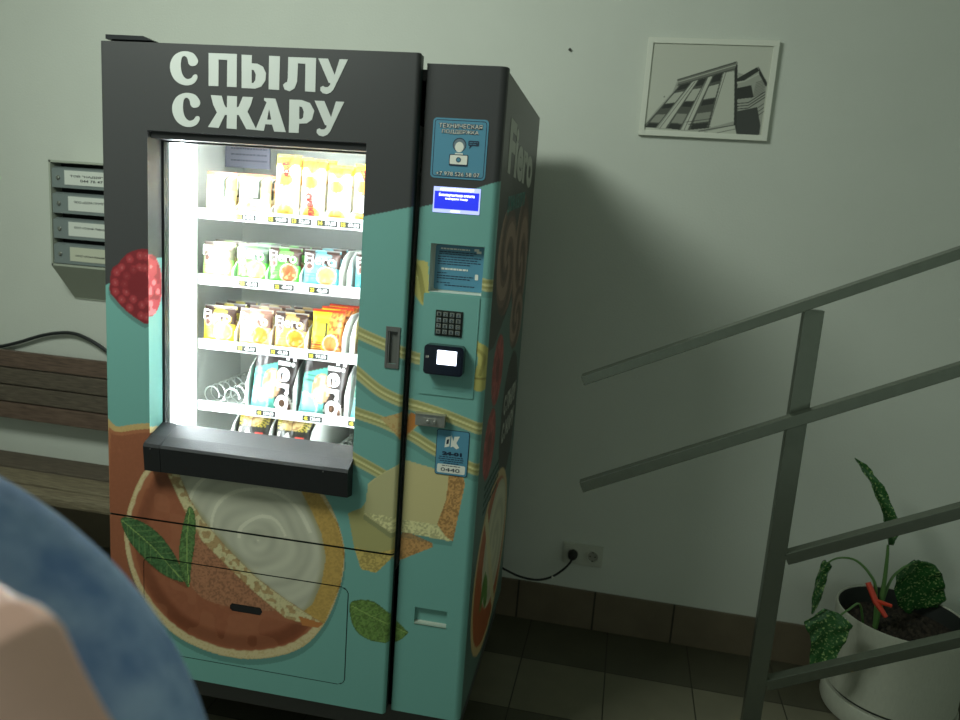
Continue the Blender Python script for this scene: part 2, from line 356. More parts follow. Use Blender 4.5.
def paint_door(X, Z):
    p = Paint(X, Z, TEAL, front)
    tz = np.interp(X, [front(*a)[0] for a in ((80, 289), (104, 286), (147, 262), (366, 216), (421, 205))], [front(*a)[1] for a in ((80, 289), (104, 286), (147, 262), (366, 216), (421, 205))])
    p.mix(Z > tz, DARK)
    n = vnoise(X, Z, 240, 1); n2 = vnoise(X, Z, 90, 2); n3 = vnoise(X, Z, 420, 5)
    # raspberry
    rs = [(100 + a / 7.2, 240 + b / 7.2) for a, b in ((290, 65), (340, 66), (400, 90), (440, 160), (460, 240), (455, 450), (410, 550), (345, 602), (300, 590), (200, 520), (130, 450), (75, 380), (72, 300), (85, 210), (130, 170), (200, 95))]
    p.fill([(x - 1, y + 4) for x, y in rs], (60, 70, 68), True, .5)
    m = p.inside(rs, True); p.mix(m, (150, 48, 54)); L = p.P(rs, True, n=4)
    drup = [tuple(L[k] + (np.array(front(139, 286)) - L[k]) * f) for f in (.18, .5) for k in range(0, len(L), 4 if f < .3 else 6)]
    dd = np.full(X.size, 9.); 
    for c in drup: dd = np.where(m, np.minimum(dd, np.hypot(X - c[0], Z - c[1])), dd)
    p.mix(m & (dd < .0085), (166, 66, 70), .6); p.mix(m & (dd < .0030), (204, 126, 126), .35); p.mix(m & (dd > .0115), (112, 36, 42), .7)
    ctr = front(132, 280); rr = np.hypot(X - ctr[0], Z - ctr[1]); p.mix(m & (rr < .035), (122, 36, 42), .6)
    def pk(a): return [(90 + x / 2.4, 420 + y / 2.4) for x, y in a]
    # rear pancake
    bpn = pk([(30, 28), (70, 16), (150, 8), (220, 30), (220, 300), (240, 420), (150, 473), (60, 438), (30, 400)])
    m = p.inside(bpn, True); d = p.dist(bpn, True); p.mix(m, (146, 88, 62)); p.mix(m & (d < .016), (196, 168, 112), .9); p.mix(m & (d > .016) & (d < .026), (170, 110, 76), .7); p.mul(m & (n > .6), 1.06)
    # front pancake
    fp = pk([(190, 95), (140, 113), (108, 165), (84, 250), (90, 335), (128, 430), (200, 512), (300, 560), (400, 573), (500, 550), (562, 490), (600, 400), (611, 320), (596, 250), (566, 185), (520, 130), (400, 100), (300, 90)])
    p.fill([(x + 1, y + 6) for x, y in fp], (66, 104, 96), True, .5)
    m = p.inside(fp, True); d = p.dist(fp, True)
    p.mix(m, (152, 92, 66)); p.mul(m & (n2 > .55), 1.05)
    p.mix(m & (d > .010) & (d < .03), (172, 110, 76), .5); k = smooth(d, .03, .06); p.mix(m, (160, 84, 48), .0)
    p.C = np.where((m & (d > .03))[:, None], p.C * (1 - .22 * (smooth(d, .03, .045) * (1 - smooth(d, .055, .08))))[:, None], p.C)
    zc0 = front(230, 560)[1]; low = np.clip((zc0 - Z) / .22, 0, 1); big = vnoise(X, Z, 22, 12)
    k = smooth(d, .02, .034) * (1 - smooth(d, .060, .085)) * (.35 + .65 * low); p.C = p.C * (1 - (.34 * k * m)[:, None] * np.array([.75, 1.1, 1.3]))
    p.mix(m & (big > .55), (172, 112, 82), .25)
    rw = .0105 + .011 * low ** 1.5 + .004 * n2; e = 1 - smooth(d, rw - .0015, rw + .004); p.mix(m, (152, 92, 66), .0)
    e = e * m; p.C = p.C * (1 - e[:, None]) + e[:, None] * np.array(lin((208, 190, 146))); p.mix(m & (d < .003), (190, 164, 116), .6); p.mix(m & (d < rw) & (n > .68), (188, 158, 108), .5)
    por = p.inside(pk([(225, 245), (270, 280), (330, 345), (400, 405), (450, 455), (380, 452), (310, 442), (262, 420), (240, 380), (250, 300)]), True)
    p.mix(por, (168, 118, 88), .85); p.mul(por & (n > .63), .72); p.mul(por & (n < .3), 1.12)
    up = pk([(205, 130), (300, 125), (500, 160), (545, 168), (596, 250), (611, 320), (600, 400), (562, 488), (520, 470), (470, 430), (400, 375), (330, 300), (270, 235), (240, 190)])
    mu = p.inside(up) & m
    p.mix(mu, (184, 150, 82)); p.mul(mu & (n > .6), 1.1); p.mul(mu & (n < .3), .9); p.mix(mu & (d < .004), (150, 108, 50), .7)
    cr = pk([(200, 100), (480, 120), (530, 215), (555, 270), (566, 330), (556, 390), (535, 440), (508, 464), (470, 440), (400, 385), (330, 310), (270, 240), (235, 190), (205, 130)])
    mc = p.inside(cr); dc = p.dist(cr, True); p.mix(mc, (188, 186, 166)); p.C = p.C * (1 - .30 * (mc * (1 - smooth(dc, .002, .022)))[:, None] * np.array([.8, .9, 1.4]))
    c0 = front(*pk([(400, 290)])[0]); dx = X - c0[0]; dz = (Z - c0[1]) * 1.05; r = np.hypot(dx, dz); an = np.arctan2(dz, dx)
    wv = vnoise(X, Z, 14, 31) * 1.6; sw = np.sin(r * 78 + an * 1.0 + wv); sw2 = np.sin(r * 190 - an * 1.0 + wv * 2)
    p.C = np.where(mc[:, None], p.C * (1 + .085 * sw + .05 * sw2)[:, None], p.C)
    p.mix(mc & (np.abs(sw - .96) < .04) & (an > .3), (226, 222, 200), .6)
    st = pk([(185, 128), (212, 126), (240, 190), (270, 238), (330, 308), (400, 378), (470, 430), (560, 488), (540, 496), (470, 476), (400, 418), (330, 352), (268, 290), (232, 228), (212, 188)])
    ms = p.inside(st); ds = p.dist(st, False); p.mix(ms, (206, 194, 148)); p.mix(ms & (n2 > .6), (168, 130, 84), .75); p.mul(ms & (n < .35), .84); p.mix(ms & (ds < .002), (150, 96, 56), .6)
    p.fill(pk([(500, 470), (560, 488), (548, 498), (510, 492)]), (184, 118, 66))
    # mint on the pancake
    p.fill(pk([(90, 262), (140, 262), (215, 345), (235, 400), (200, 385), (140, 345)]), (96, 52, 34), True, .5)
    leaf_art(p, pk([(74, 238), (110, 238), (160, 268), (198, 315), (222, 362), (226, 388), (182, 374), (134, 336), (94, 290)]), pk([(76, 240), (150, 305), (226, 388)]), (66, 100, 60), 11, 2)
    leaf_art(p, pk([(238, 208), (252, 228), (252, 290), (244, 345), (238, 402), (222, 372), (214, 330), (216, 290), (226, 240)]), pk([(240, 210), (232, 300), (238, 400)]), (84, 116, 66), 9, 3)
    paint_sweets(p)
    return p.C
WX0, WX1, WZ0, WZ1 = .121, .695, .86, 1.706
DX1 = .8165; YD = -.0255
# joints between the fascia, the flap and the door skirt (real gaps)
fl_x0, fl_x1 = .10, front(348, 600)[0]; s_top = front(379, 552)[1]; s_topl = front(121, 516)[1]; fl_top = front(340, 587)[1]; fl_bot = front(340, 684)[1]
zs_seam = (s_top + s_topl) / 2
xs = axis(-.008, WX0, WX1, DX1); zs = axis(ZB, fl_bot, fl_top, zs_seam, .819, WZ0, WZ1, ZT)
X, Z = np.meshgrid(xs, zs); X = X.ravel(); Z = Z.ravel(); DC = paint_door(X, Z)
def seam_mask(cx, cz):
    g = (np.abs(cz - zs_seam) < .0014)
    rim = rr_dist(cx, cz, fl_x0, fl_x1, fl_bot, fl_top, .02)
    return g | (np.abs(rim) < .0014)
def rr_dist(x, z, x0, x1, z0, z1, r):
    qx = np.abs(x - (x0 + x1) / 2) - (x1 - x0) / 2 + r; qz = np.abs(z - (z0 + z1) / 2) - (z1 - z0) / 2 + r
    return np.hypot(np.maximum(qx, 0), np.maximum(qz, 0)) + np.minimum(np.maximum(qx, qz), 0) - r
slot = (front(230, 602)[0], front(262, 615)[0], (front(230, 602)[1] + front(262, 616)[1]) / 2 - .012, (front(230, 602)[1] + front(262, 616)[1]) / 2 + .012)
def in_slot(cx, cz): return rr_dist(cx, cz, slot[0], slot[1], slot[2], slot[3], .0115) < 0
def in_handle(cx, cz): return (cx > HX0) & (cx < HX1) & (cz > HZ0) & (cz < HZ1)
HX0, HZ1 = front(388.5, 331); HX1, HZ0 = front(396.5, 364)
def rnd(X, x0, x1, r, y):
    d = np.minimum(X - x0, x1 - X); d = np.clip(d, 0, r); return y + r - np.sqrt(np.maximum(r * r - (r - d) ** 2, 0))
def pos_door(X, Z): return np.stack([X, rnd(X, -.008, DX1, .010, YD), Z], 1)
def door_extra(q):
    y = YD + .010
    q.box((-.007, y, ZB + .001), (WX0, .010, ZT - .001)); q.box((WX1, y, ZB + .001), (DX1 - .001, .010, ZT - .001))
    q.box((WX0, y, WZ1 + .0005), (WX1, .010, ZT - .001)); q.box((WX0, y, ZB + .001), (WX1, .010, .82))
def keep_door(cx, cz):
    win = (cx > WX0) & (cx < WX1) & (cz > WZ0) & (cz < WZ1)
    flap = rr_dist(cx, cz, fl_x0, fl_x1, fl_bot, fl_top, .02) < 0
    return ~win & ~seam_mask(cx, cz) & ~flap & ~in_handle(cx, cz)
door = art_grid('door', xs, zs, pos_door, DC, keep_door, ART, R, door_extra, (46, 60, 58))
def keep_flap(cx, cz): return (rr_dist(cx, cz, fl_x0, fl_x1, fl_bot, fl_top, .02) < -.001) & ~in_slot(cx, cz)
art_grid('delivery_flap', xs, zs, lambda X, Z: np.stack([X, np.full_like(X, YD - .0008), Z], 1), DC, keep_flap, ART, door)
def plate(name, pts, y0, y1, m, parent):
    q = MB(); q.prism(pts, y0, y1); return q.build(name, m, parent)
plate('flap_slot', rrect(slot[0], slot[1], slot[2], slot[3], .0115), YD + .0004, YD + .004, black, door)
# window reveal on the left carries the print, the rest is dark
def reveal_paint():
    us = axis(0, 1, step=1 / 14); zz = axis(WZ0, WZ1, step=.003); U, ZZ = np.meshgrid(us, zz); U = U.ravel(); ZZ = ZZ.ravel()
    p = Paint(U, ZZ, TEAL, front); zt = front(147, 258)[1]; p.mix(ZZ > zt, DARK)
    zc = front(150, 286)[1]; zr = .082 * np.sqrt(np.clip(1 - ((U - .0) / 1.0) ** 2.4, 0, 1)); m = np.abs(ZZ - zc) < zr
    p.mix(m, (160, 56, 62)); v = vnoise(U * .05, ZZ, 75, 8); p.mix(m & (v > .6), (226, 130, 132), .7); p.mix(m & (v < .3), (110, 30, 36), .7)
    m = ZZ < front(147, 430)[1] + .01 * (1 - U); p.mix(m, (170, 98, 58)); m2 = (ZZ > front(147, 430)[1] - .008) & m; p.mix(m2, (214, 190, 138))
    return us, zz, p.C
us, zz, RC = reveal_paint()
YG = .032
art_grid('window_reveal', us, zz, lambda U, Zz: np.stack([WX0 + .006 * U, YD + (YG - .006 - YD) * U, Zz], 1), RC, None, ART, door,
         lambda q: (q.add([(WX0, YD, WZ1), (WX1, YD, WZ1), (WX1, YG, WZ1 - .012), (WX0 + .006, YG, WZ1 - .012)], [[0, 1, 2, 3]]),
                    q.add([(WX1, YD, WZ0), (WX1, YD, WZ1), (WX1 + .001, YG, WZ1), (WX1 + .001, YG, WZ0)], [[0, 1, 2, 3]])), DARK)
# glass frame and glass
q = MB(); fx = (.1255, .134, .700, .712)
q.box((fx[0], .026, .86), (fx[1], .042, 1.70)); q.box((fx[2], .026, .86), (fx[3], .042, 1.70)); q.box((fx[0], -.016, 1.688), (.6945, .042, 1.7045)); q.box((fx[1], .026, 1.684), (fx[2], .042, 1.70)); q.box((fx[1], .026, .86), (fx[2], .042, .905))
q.build('window_frame', mat('window_rubber', (18, 19, 20), .5), door)
g = bpy.data.materials.new('window_glass'); g.use_nodes = True; nt = g.node_tree; nt.nodes.clear()
o_ = nt.nodes.new('ShaderNodeOutputMaterial'); mx = nt.nodes.new('ShaderNodeMixShader'); tr = nt.nodes.new('ShaderNodeBsdfTransparent'); gl = nt.nodes.new('ShaderNodeBsdfGlossy')
gl.inputs['Roughness'].default_value = .02; mx.inputs[0].default_value = .05; tr.inputs[0].default_value = (.97, .98, .97, 1)
nt.links.new(tr.outputs[0], mx.inputs[1]); nt.links.new(gl.outputs[0], mx.inputs[2]); nt.links.new(mx.outputs[0], o_.inputs[0])
box('window_glass', (.134, .032, .905), (.700, .036, 1.687), g, door)
# delivery hatch: housing with a sloping lit top, two end caps and the push flap
def hatch(name, x0, x1, m, dy=0, bev=0):
    prof = [(.024, .936), (-.030 - dy, .915 + dy * .3), (-.062 - dy, .899 + dy), (-.066 - dy, .892), (-.060 - dy, .824), (-.0262, .818), (-.0262, .84), (.024, .84)]
    q = MB(); n = len(prof); V = [(x0, a, b) for a, b in prof] + [(x1, a, b) for a, b in prof]
    q.add(V, [list(range(n)), list(range(n, 2 * n))[::-1]] + [[i, (i + 1) % n, (i + 1) % n + n, i + n] for i in range(n)])
    return q.build(name, m, door)
hatch('delivery_hatch', .176, .628, black, 0)
hatch('end_cap', .128, .1755, black, .001); hatch('end_cap', .6285, .697, black, .001)
for x in (.150, .632):
    q = MB(); q.lathe([(0, 0), (.0018, 0), (.0018, .001), (0, .001)], 10, (x, -.0675, .888), T=Matrix.Rotation(PI / 2, 4, 'X')); q.build('screw', mat('steel', (170, 172, 170), .3, 1), door)
# pull handle recess
q = MB(); hx0, hz1 = front(386.5, 326); hx1, hz0 = front(398.5, 369)
for a, b in (((hx0, hz0), (HX0, hz1)), ((HX1, hz0), (hx1, hz1)), ((HX0, HZ1), (HX1, hz1)), ((HX0, hz0), (HX1, HZ0))): q.box((a[0], YD - .003, a[1]), (b[0], YD + .006, b[1]), bev=.0008)
q.box((HX0, YD + .0055, HZ0), (HX1, YD + .0095, HZ1), 1)
q.box((HX0, YD - .001, HZ0), (HX0 + .004, YD + .0095, HZ1), 0)
q.build('handle', [mat('grey_handle', (112, 112, 108), .4, .4), mat('handle_recess', (92, 94, 88), .5)], door)

# big lettering
def L4(a): return [front(100 + x / 6, 40 + y / 6, YD - .0006) for x, y in a]
def L5(a): return [front(240 + x / 6, 40 + y / 6, YD - .0006) for x, y in a]
SPc = [(520, 68), (562, 82), (588, 122), (578, 150), (548, 156), (531, 140), (524, 110), (506, 96), (490, 112), (486, 165), (498, 212), (522, 234), (548, 228), (562, 210), (580, 208), (585, 228), (566, 258), (530, 272), (488, 266), (448, 238), (424, 190), (422, 140), (444, 95), (480, 72)]
def sh(a, dx, dy): return [(x + dx, y + dy) for x, y in a]
U1 = [(470, 110), (528, 112), (568, 210), (598, 115), (648, 117), (562, 296), (545, 315), (520, 325), (495, 318), (482, 302), (483, 284), (498, 275), (510, 283), (528, 282), (541, 270), (542, 258), (532, 256)]
row1 = [[spline(L4(SPc), 4)], [L4([(652, 78), (822, 84), (820, 283), (762, 280), (764, 120), (712, 117), (711, 277), (652, 275)])],
        [L5([(10, 88), (72, 91), (70, 140), (104, 142), (138, 160), (156, 198), (152, 245), (128, 280), (90, 292), (10, 288)]), L5([(70, 178), (84, 182), (95, 208), (92, 242), (80, 258), (70, 258)][::-1])],
        [L5([(175, 95), (240, 98), (235, 300), (172, 296)])],
        [L5([(290, 102), (457, 108), (452, 312), (390, 308), (393, 143), (348, 140), (343, 250), (328, 290), (298, 308), (268, 297), (258, 270), (270, 257), (283, 252), (287, 230)])], [L5(U1)]]
row2 = [[spline(L4(sh(SPc, 13, 250)), 4)], [L4([(665, 330), (730, 335), (745, 385), (755, 404), (762, 405), (763, 335), (822, 338), (821, 405), (832, 400), (857, 340), (918, 343), (905, 390), (885, 430), (940, 540), (878, 535), (833, 450), (822, 450), (820, 535), (760, 530), (762, 450), (750, 450), (712, 528), (648, 522), (702, 435), (680, 390)])],
        [L5([(145, 348), (213, 352), (275, 553), (205, 549), (193, 508), (152, 505), (143, 545), (92, 540), (160, 374), (145, 362)]), L5([(175, 415), (163, 478), (188, 478)])],
        [L5([(297, 357), (370, 360), (420, 378), (446, 425), (432, 478), (400, 500), (355, 502), (352, 558), (293, 555)]), L5([(356, 398), (356, 473), (368, 475), (379, 465), (383, 430), (373, 403)])], [L5(sh(U1, -22, 254))]]
lettering = mat('white_vinyl', (196, 200, 194), .5)
for row in (row1, row2):
    for loops in row: curve_fill('letter', loops, YD - .0006, .0004, lettering, door)

# ---- side column panel
PX0 = .826
def paint_panel(X, Z):
    p = Paint(X, Z, TEAL, lambda u, v: front(u, v, 0))
    P_ = [front(u, v, 0) for u, v in ((420, 207), (430, 205), (480, 187), (503, 180), (520, 170))]
    p.mix(Z > np.interp(X, [a[0] for a in P_], [a[1] for a in P_]), DARK)
    paint_sweets(p)
    m = p.fill([(403, 270), (415, 259), (428, 262), (430, 310), (420, 303), (408, 283)], (190, 182, 108)); p.stroke([(408, 268), (418, 268), (424, 300)], .012, (156, 150, 84))
    m = p.fill([(474, 341), (480, 343), (488, 352), (486, 388), (473, 389), (475, 372), (478, 360)], (192, 184, 106), True); p.stroke([(478, 350), (484, 358), (480, 375)], .008, (160, 152, 84)); p.stroke([(472, 378), (488, 380)], .006, (150, 140, 76)) 
    return p.C
PRX0, PRZ1 = .862, 1.481; PRX1, PRZ0 = .995, 1.363
CX0, CX1, CZ0, CZ1 = .877, .965, .475, .519
xs2 = axis(PX0, PRX0, CX0, CX1, PRX1, MW, step=.002); zs2 = axis(ZB - .001, CZ0, CZ1, PRZ0, PRZ1, ZP)
X, Z = np.meshgrid(xs2, zs2); PC = paint_panel(X.ravel(), Z.ravel())
def pos_panel(X, Z):
    r = .018; d = np.clip(MW - X, 0, r); y = r - np.sqrt(np.maximum(r * r - (r - d) ** 2, 0)); e = np.clip(X - PX0, 0, .004); y2 = .004 - np.sqrt(np.maximum(.004 ** 2 - (.004 - e) ** 2, 0)); return np.stack([X, np.maximum(y, y2), Z], 1)
def keep_panel(cx, cz): return ~((cx > PRX0) & (cx < PRX1) & (cz > PRZ0) & (cz < PRZ1)) & ~((cx > CX0) & (cx < CX1) & (cz > CZ0) & (cz < CZ1))
def panel_extra(q):
    q.box((PX0, .028, ZB), (MW - .004, .031, ZP - .001)); q.add([(PX0, .004, ZB), (PX0, .03, ZB), (PX0, .03, ZP), (PX0, .004, ZP)], [[0, 1, 2, 3]])
    q.add([(PX0, .004, ZP), (MW - .02, 0, ZP), (MW, .018, ZP), (MW, .03, ZP), (PX0, .03, ZP)], [[0, 1, 2, 3, 4]])
    q.add([(PX0, .004, ZB), (MW - .02, 0, ZB), (MW, .018, ZB), (MW, .03, ZB), (PX0, .03, ZB)], [[0, 1, 2, 3, 4]])
    q.add([(MW, .018, ZB), (MW, .03, ZB), (MW, .03, ZP), (MW, .018, ZP)], [[0, 1, 2, 3]])
panel = art_grid('control_panel', xs2, zs2, pos_panel, PC, keep_panel, ART, R, panel_extra, (70, 92, 86))
# recess with instruction card
q = MB()
for a, b, c, d in (((PRX0, 0, PRZ0), (PRX0, 0, PRZ1), (PRX0 + .002, .026, PRZ1), (PRX0 + .002, .026, PRZ0)), ((PRX0, 0, PRZ0), (PRX1, 0, PRZ0), (PRX1, .026, PRZ0 + .002), (PRX0, .026, PRZ0 + .002)),
                   ((PRX1, 0, PRZ0), (PRX1, 0, PRZ1), (PRX1, .026, PRZ1), (PRX1, .026, PRZ0)), ((PRX0, 0, PRZ1), (PRX1, 0, PRZ1), (PRX1, .026, PRZ1), (PRX0, .026, PRZ1)),
                   ((PRX0, .026, PRZ0), (PRX1, .026, PRZ0), (PRX1, .026, PRZ1), (PRX0, .026, PRZ1))): q.add([a, b, c, d], [[0, 1, 2, 3]])
q.build('card_recess', mat('pale_recess', (196, 206, 196), .5), panel)
blue = mat('blue_sticker', (84, 140, 164), .3); navy = mat('dark_ink', (24, 44, 66), .5); ink = mat('black_ink', (26, 34, 38), .6); palew = mat('pale_print', (226, 226, 214), .5)
q = MB(); cx0, cx1, cz0, cz1 = .869, .993, 1.368, 1.479
q.prism(rrect(cx0, cx1, cz0, cz1, .006), .0245, .0258, 0)
random.seed(3)
def scribble(q, x0, x1, z, y, h, mi):
    x = x0
    while x < x1 - .002:
        wv = min(random.uniform(.003, .011), x1 - x); q.box((x, y, z), (x + wv, y + .0003, z + h), mi); x += wv + .0016
for k, (z, a, b, h) in enumerate(((1.468, .882, .955, .0036), (1.461, .878, .975, .0024), (1.456, .878, .965, .002), (1.449, .876, .984, .0022), (1.443, .876, .975, .0022), (1.437, .876, .984, .0022), (1.431, .876, .96, .0022), (1.409, .876, .90, .002), (1.402, .876, .968, .0022), (1.396, .876, .962, .0022), (1.385, .876, .91, .002), (1.379, .896, .972, .0022))):
    scribble(q, a, b, z, .0240, h, 2 if k in (0,) else 1)
scribble(q, .886, .956, 1.418, .0240, .0045, 2)
for x, z in ((.972, 1.463), (.966, 1.468)): q.box((x, .0240, z), (x + .012, .0243, z + .006), 2)
q.prism(rrect(.972, .980, 1.398, 1.412, .002), .0240, .0243, 2)
q.build('instruction_card', [blue, navy, palew], panel)
# service plate, keypad, reader
SX0, SZ1 = front(424, 296, 0); SX1, SZ0 = front(473, 399, 0)
plate('service_plate', rrect(SX0, SX1, SZ0, PRZ0 - .004, .003), -.0022, .002, tealm, panel)
kx0, kz1 = .888, 1.317; kw, kh = .0163, .0145
q = MB(); q.box((kx0 - .003, -.0042, kz1 - 4 * kh - .003), (kx0 + 4 * kw + .001, -.002, kz1 + .003), bev=.001); kp = q.build('keypad', mat('keypad_base', (52, 58, 54), .4, .6), panel)
chrome = mat('brushed_key', (170, 172, 160), .28, 1)
for r in range(4):
    for c in range(4):
        x = kx0 + c * kw + .001; z = kz1 - r * kh - .001; q = MB(); q.box((x, -.009, z - kh + .003), (x + kw - .0045, -.0042, z), bev=.0016)
        ch = ('123A', '456B', '789C', '*0#D')[r][c]; ftext(q, ch, x + .0035, x + .0085, z - .0095, z - .002, -.0092, .01, 1)
        q.build('key', [chrome, ink], panel)
q = MB(); q.prism(rrect(.868, .967, 1.162, 1.236, .009), -.030, -.0022); q.prism(rrect(.872, .963, 1.166, 1.232, .007), -.0325, -.030)
rd = q.build('card_reader', mat('glossy_black', (16, 20, 30), .18), panel)
sx0, sz1 = front(437.5, 350, -.033); sx1, sz0 = front(456, 366, -.033)
plate('reader_screen', rrect(sx0, sx1, sz0, sz1, .0015), -.0332, -.0324, mat('lit_screen', (226, 234, 255), .4, emit=3.2), panel)
q = MB(); ftext(q, ')))', .873, .881, 1.203, 1.209, -.0326); q.build('reader_mark', palew, panel)
bx0, bz1 = front(432, 377, 0); bx1, bz0 = front(463, 391, 0)
plate('reader_bracket', rrect(bx0, bx1, bz0, 1.164, .002), -.0032, -.002, tealm, panel)
# blue text display
a0, a1 = .861, .976; b0, b1 = 1.556, 1.617
plate('display_bezel', rrect(a0, a1, b0, b1, .001), -.0016, .001, mat('lit_bezel', (176, 186, 250), .4, emit=.7), panel)
plate('display_screen', rrect(a0 + .003, a1 - .003, b0 + .009, b1 - .0105, .0005), -.0022, -.0015, mat('lit_blue', (30, 42, 190), .4, emit=1.0), panel)
q = MB(); ftext(q, 'Бесконтактная оплата', a0 + .014, a1 - .014, b1 - .022, b1 - .0150, -.0026, .02); ftext(q, 'выберите товар', a0 + .03, a1 - .03, b1 - .031, b1 - .0245, -.0026, .02)
q.build('display_message', mat('lit_text', (235, 240, 255), .4, emit=1.6), panel); q = MB()
ftext(q, 'АВТОМАТ РАБОТАЕТ', a0 + .016, a1 - .016, b1 - .0085, b1 - .003, -.0026, .02); q.build('display_title', mat('lit_text', (235, 240, 255)), panel); q = MB(); q.box((a0 + .045, -.0026, b0 + .003), (a1 - .048, -.0023, b0 + .006))
q.build('display_footer', mat('lit_text', (235, 240, 255), .4, emit=1.6), panel)
# support sticker
def outlined(q, x0, x1, z0, z1, r, y, wd, mi):
    a = rrect(x0, x1, z0, z1, r); b = rrect(x0 + wd, x1 - wd, z0 + wd, z1 - wd, max(r - wd, .001)); n = len(a)
    q.add([(p[0], y, p[1]) for p in a] + [(p[0], y, p[1]) for p in b], [[i, (i + 1) % n, (i + 1) % n + n, i + n] for i in range(n)], mi)
q = MB(); x0, x1, z0, z1 = .850, .984, 1.637, 1.776
q.prism(rrect(x0, x1, z0, z1, .009), -.0010, .0002, 0); outlined(q, x0 + .004, x1 - .004, z0 + .004, z1 - .004, .007, -.0012, .0016, 1)
y = -.0013
def outtext(q, s, xa, xb, za, zb, y):   # pale letters with a dark rim
    ftext(q, s, xa, xb, za, zb, y, .085, 1); ftext(q, s, xa + .001, xb - .001, za + .0008, zb - .0008, y - .0006, -.002, 2)
outtext(q, 'ТЕХНИЧЕСКАЯ', x0 + .014, x1 - .014, 1.753, 1.7645, y); outtext(q, 'ПОДДЕРЖКА', x0 + .022, x1 - .022, 1.739, 1.7505, y); outtext(q, '+7 978 526 58 07', x0 + .013, x1 - .013, 1.643, 1.6535, y)
def disc(q, cx, cz, r, y, mi, n=20, sz=1): q.add([(cx + r * math.cos(2 * PI * k / n), y, cz + r * sz * math.sin(2 * PI * k / n)) for k in range(n)], [list(range(n))], mi)
cx = .917
disc(q, cx, 1.716, .0165, y, 1); disc(q, cx, 1.7155, .0145, y - .0002, 3); disc(q, cx, 1.711, .0105, y - .0003, 2, sz=1.15)
q.prism([(cx - .013, 1.676), (cx + .013, 1.676), (cx + .009, 1.697), (cx - .009, 1.697)], y - .0003, y, 2)
q.prism(rrect(cx - .023, cx + .023, 1.667, 1.694, .003), y - .0006, y - .0003, 1); q.prism(rrect(cx - .021, cx + .021, 1.671, 1.692, .002), y - .0009, y - .0006, 2)
disc(q, cx, 1.6815, .0062, y - .0011, 1); disc(q, cx, 1.6815, .0042, y - .0012, 0)
q.prism(rrect(.938, .964, 1.715, 1.727, .003), y - .0003, y, 1); q.prism([(.942, 1.716), (.948, 1.716), (.941, 1.708)], y - .0003, y, 1); scribble(q, .941, .961, 1.7225, y - .0006, .0012, 0); scribble(q, .941, .957, 1.7185, y - .0006, .0012, 0)
q.build('support_sticker', [blue, navy, palew, mat('sticker_hair', (104, 120, 130), .5)], panel)
# number card
q = MB(); x0, x1, z0, z1 = .907, .992, .897, 1.017
q.prism(rrect(x0, x1, z0, z1, .006), -.0012, .0002, 1); q.prism(rrect(x0 + .0015, x1 - .0015, z0 + .0015, z1 - .0015, .005), -.0016, -.0012, 0)
q.prism(rrect(x0 + .006, x1 - .006, z0 + .006, z0 + .029, .004), -.0019, -.0016, 2); ftext(q, '0440', x0 + .016, x1 - .020, z0 + .010, z0 + .020, -.0022, -.004, 1)
scribble(q, x0 + .018, x1 - .018, z0 + .0245, -.0022, .0018, 1)
ftext(q, '24-01', x0 + .017, x1 - .017, z0 + .053, z0 + .063, -.0019, .06, 1)
for k, (i, j) in enumerate(((.010, .010), (.008, .008), (.012, .012), (.022, .024))): scribble(q, x0 + i, x1 - j, z0 + .0475 - .0055 * k, -.0019, .0022, 1)
q.prism([(x0 + .022, z0 + .073), (x0 + .034, z0 + .077), (x0 + .036, z0 + .104), (x0 + .024, z0 + .100)], -.0019, -.0016, 2)
q.prism([(x0 + .038, z0 + .075), (x0 + .044, z0 + .078), (x0 + .053, z0 + .072), (x0 + .060, z0 + .076), (x0 + .052, z0 + .088), (x0 + .060, z0 + .106), (x0 + .046, z0 + .104), (x0 + .044, z0 + .092), (x0 + .038, z0 + .108)], -.0019, -.0016, 2)
q.prism([(x0 + .026, z0 + .082), (x0 + .032, z0 + .084), (x0 + .033, z0 + .096), (x0 + .027, z0 + .094)], -.0021, -.0019, 1)
q.build('number_card', [blue, navy, palew], panel)
# latch
steel = mat('brushed_steel', (172, 172, 164), .35, .8, noise=.1, nscale=90)
q = MB(); lx0, lz1 = front(419, 411, 0); lx1, lz0 = front(446, 426, 0)
q.box((lx0 - .004, -.020, lz0 - .001), (lx1, -.003, lz1 - .002), bev=.0015); q.box((lx0 - .006, -.023, lz1 - .002), (lx1 + .001, -.003, lz1), bev=.0005); q.box((lx0 + .018, -.0225, lz0 + .005), (lx1 - .022, -.020, lz1 - .010), bev=.001)
for xx in (.030, .048): q.lathe([(0, 0), (.0045, 0), (.0045, .004), (.003, .0055), (0, .0055)], 16, (lx0 + xx, -.0215, (lz0 + lz1) / 2 - .003), T=Matrix.Rotation(PI / 2, 4, 'X'))
q.build('latch', steel, panel)
# coin return pocket
q = MB(); 
q.box((CX0, .010, CZ0), (CX1, .012, CZ1), 0); q.add([(CX0, 0, CZ0), (CX1, 0, CZ0), (CX1, .011, CZ0 + .004), (CX0, .011, CZ0 + .004)], [[0, 1, 2, 3]], 1)
q.add([(CX0, 0, CZ1), (CX1, 0, CZ1), (CX1, .011, CZ1), (CX0, .011, CZ1)], [[0, 1, 2, 3]], 0); q.add([(CX0, 0, CZ0), (CX0, 0, CZ1), (CX0, .011, CZ1), (CX0, .011, CZ0)], [[0, 1, 2, 3]], 0)
q.add([(CX1, 0, CZ0), (CX1, 0, CZ1), (CX1, .011, CZ1), (CX1, .011, CZ0)], [[0, 1, 2, 3]], 0); q.box((CX0, -.002, CZ0 - .0025), (CX1, .001, CZ0 - .001), 1)
q.build('coin_return', [tealm, mat('pale_edge', (200, 205, 190), .3, .6)], panel)

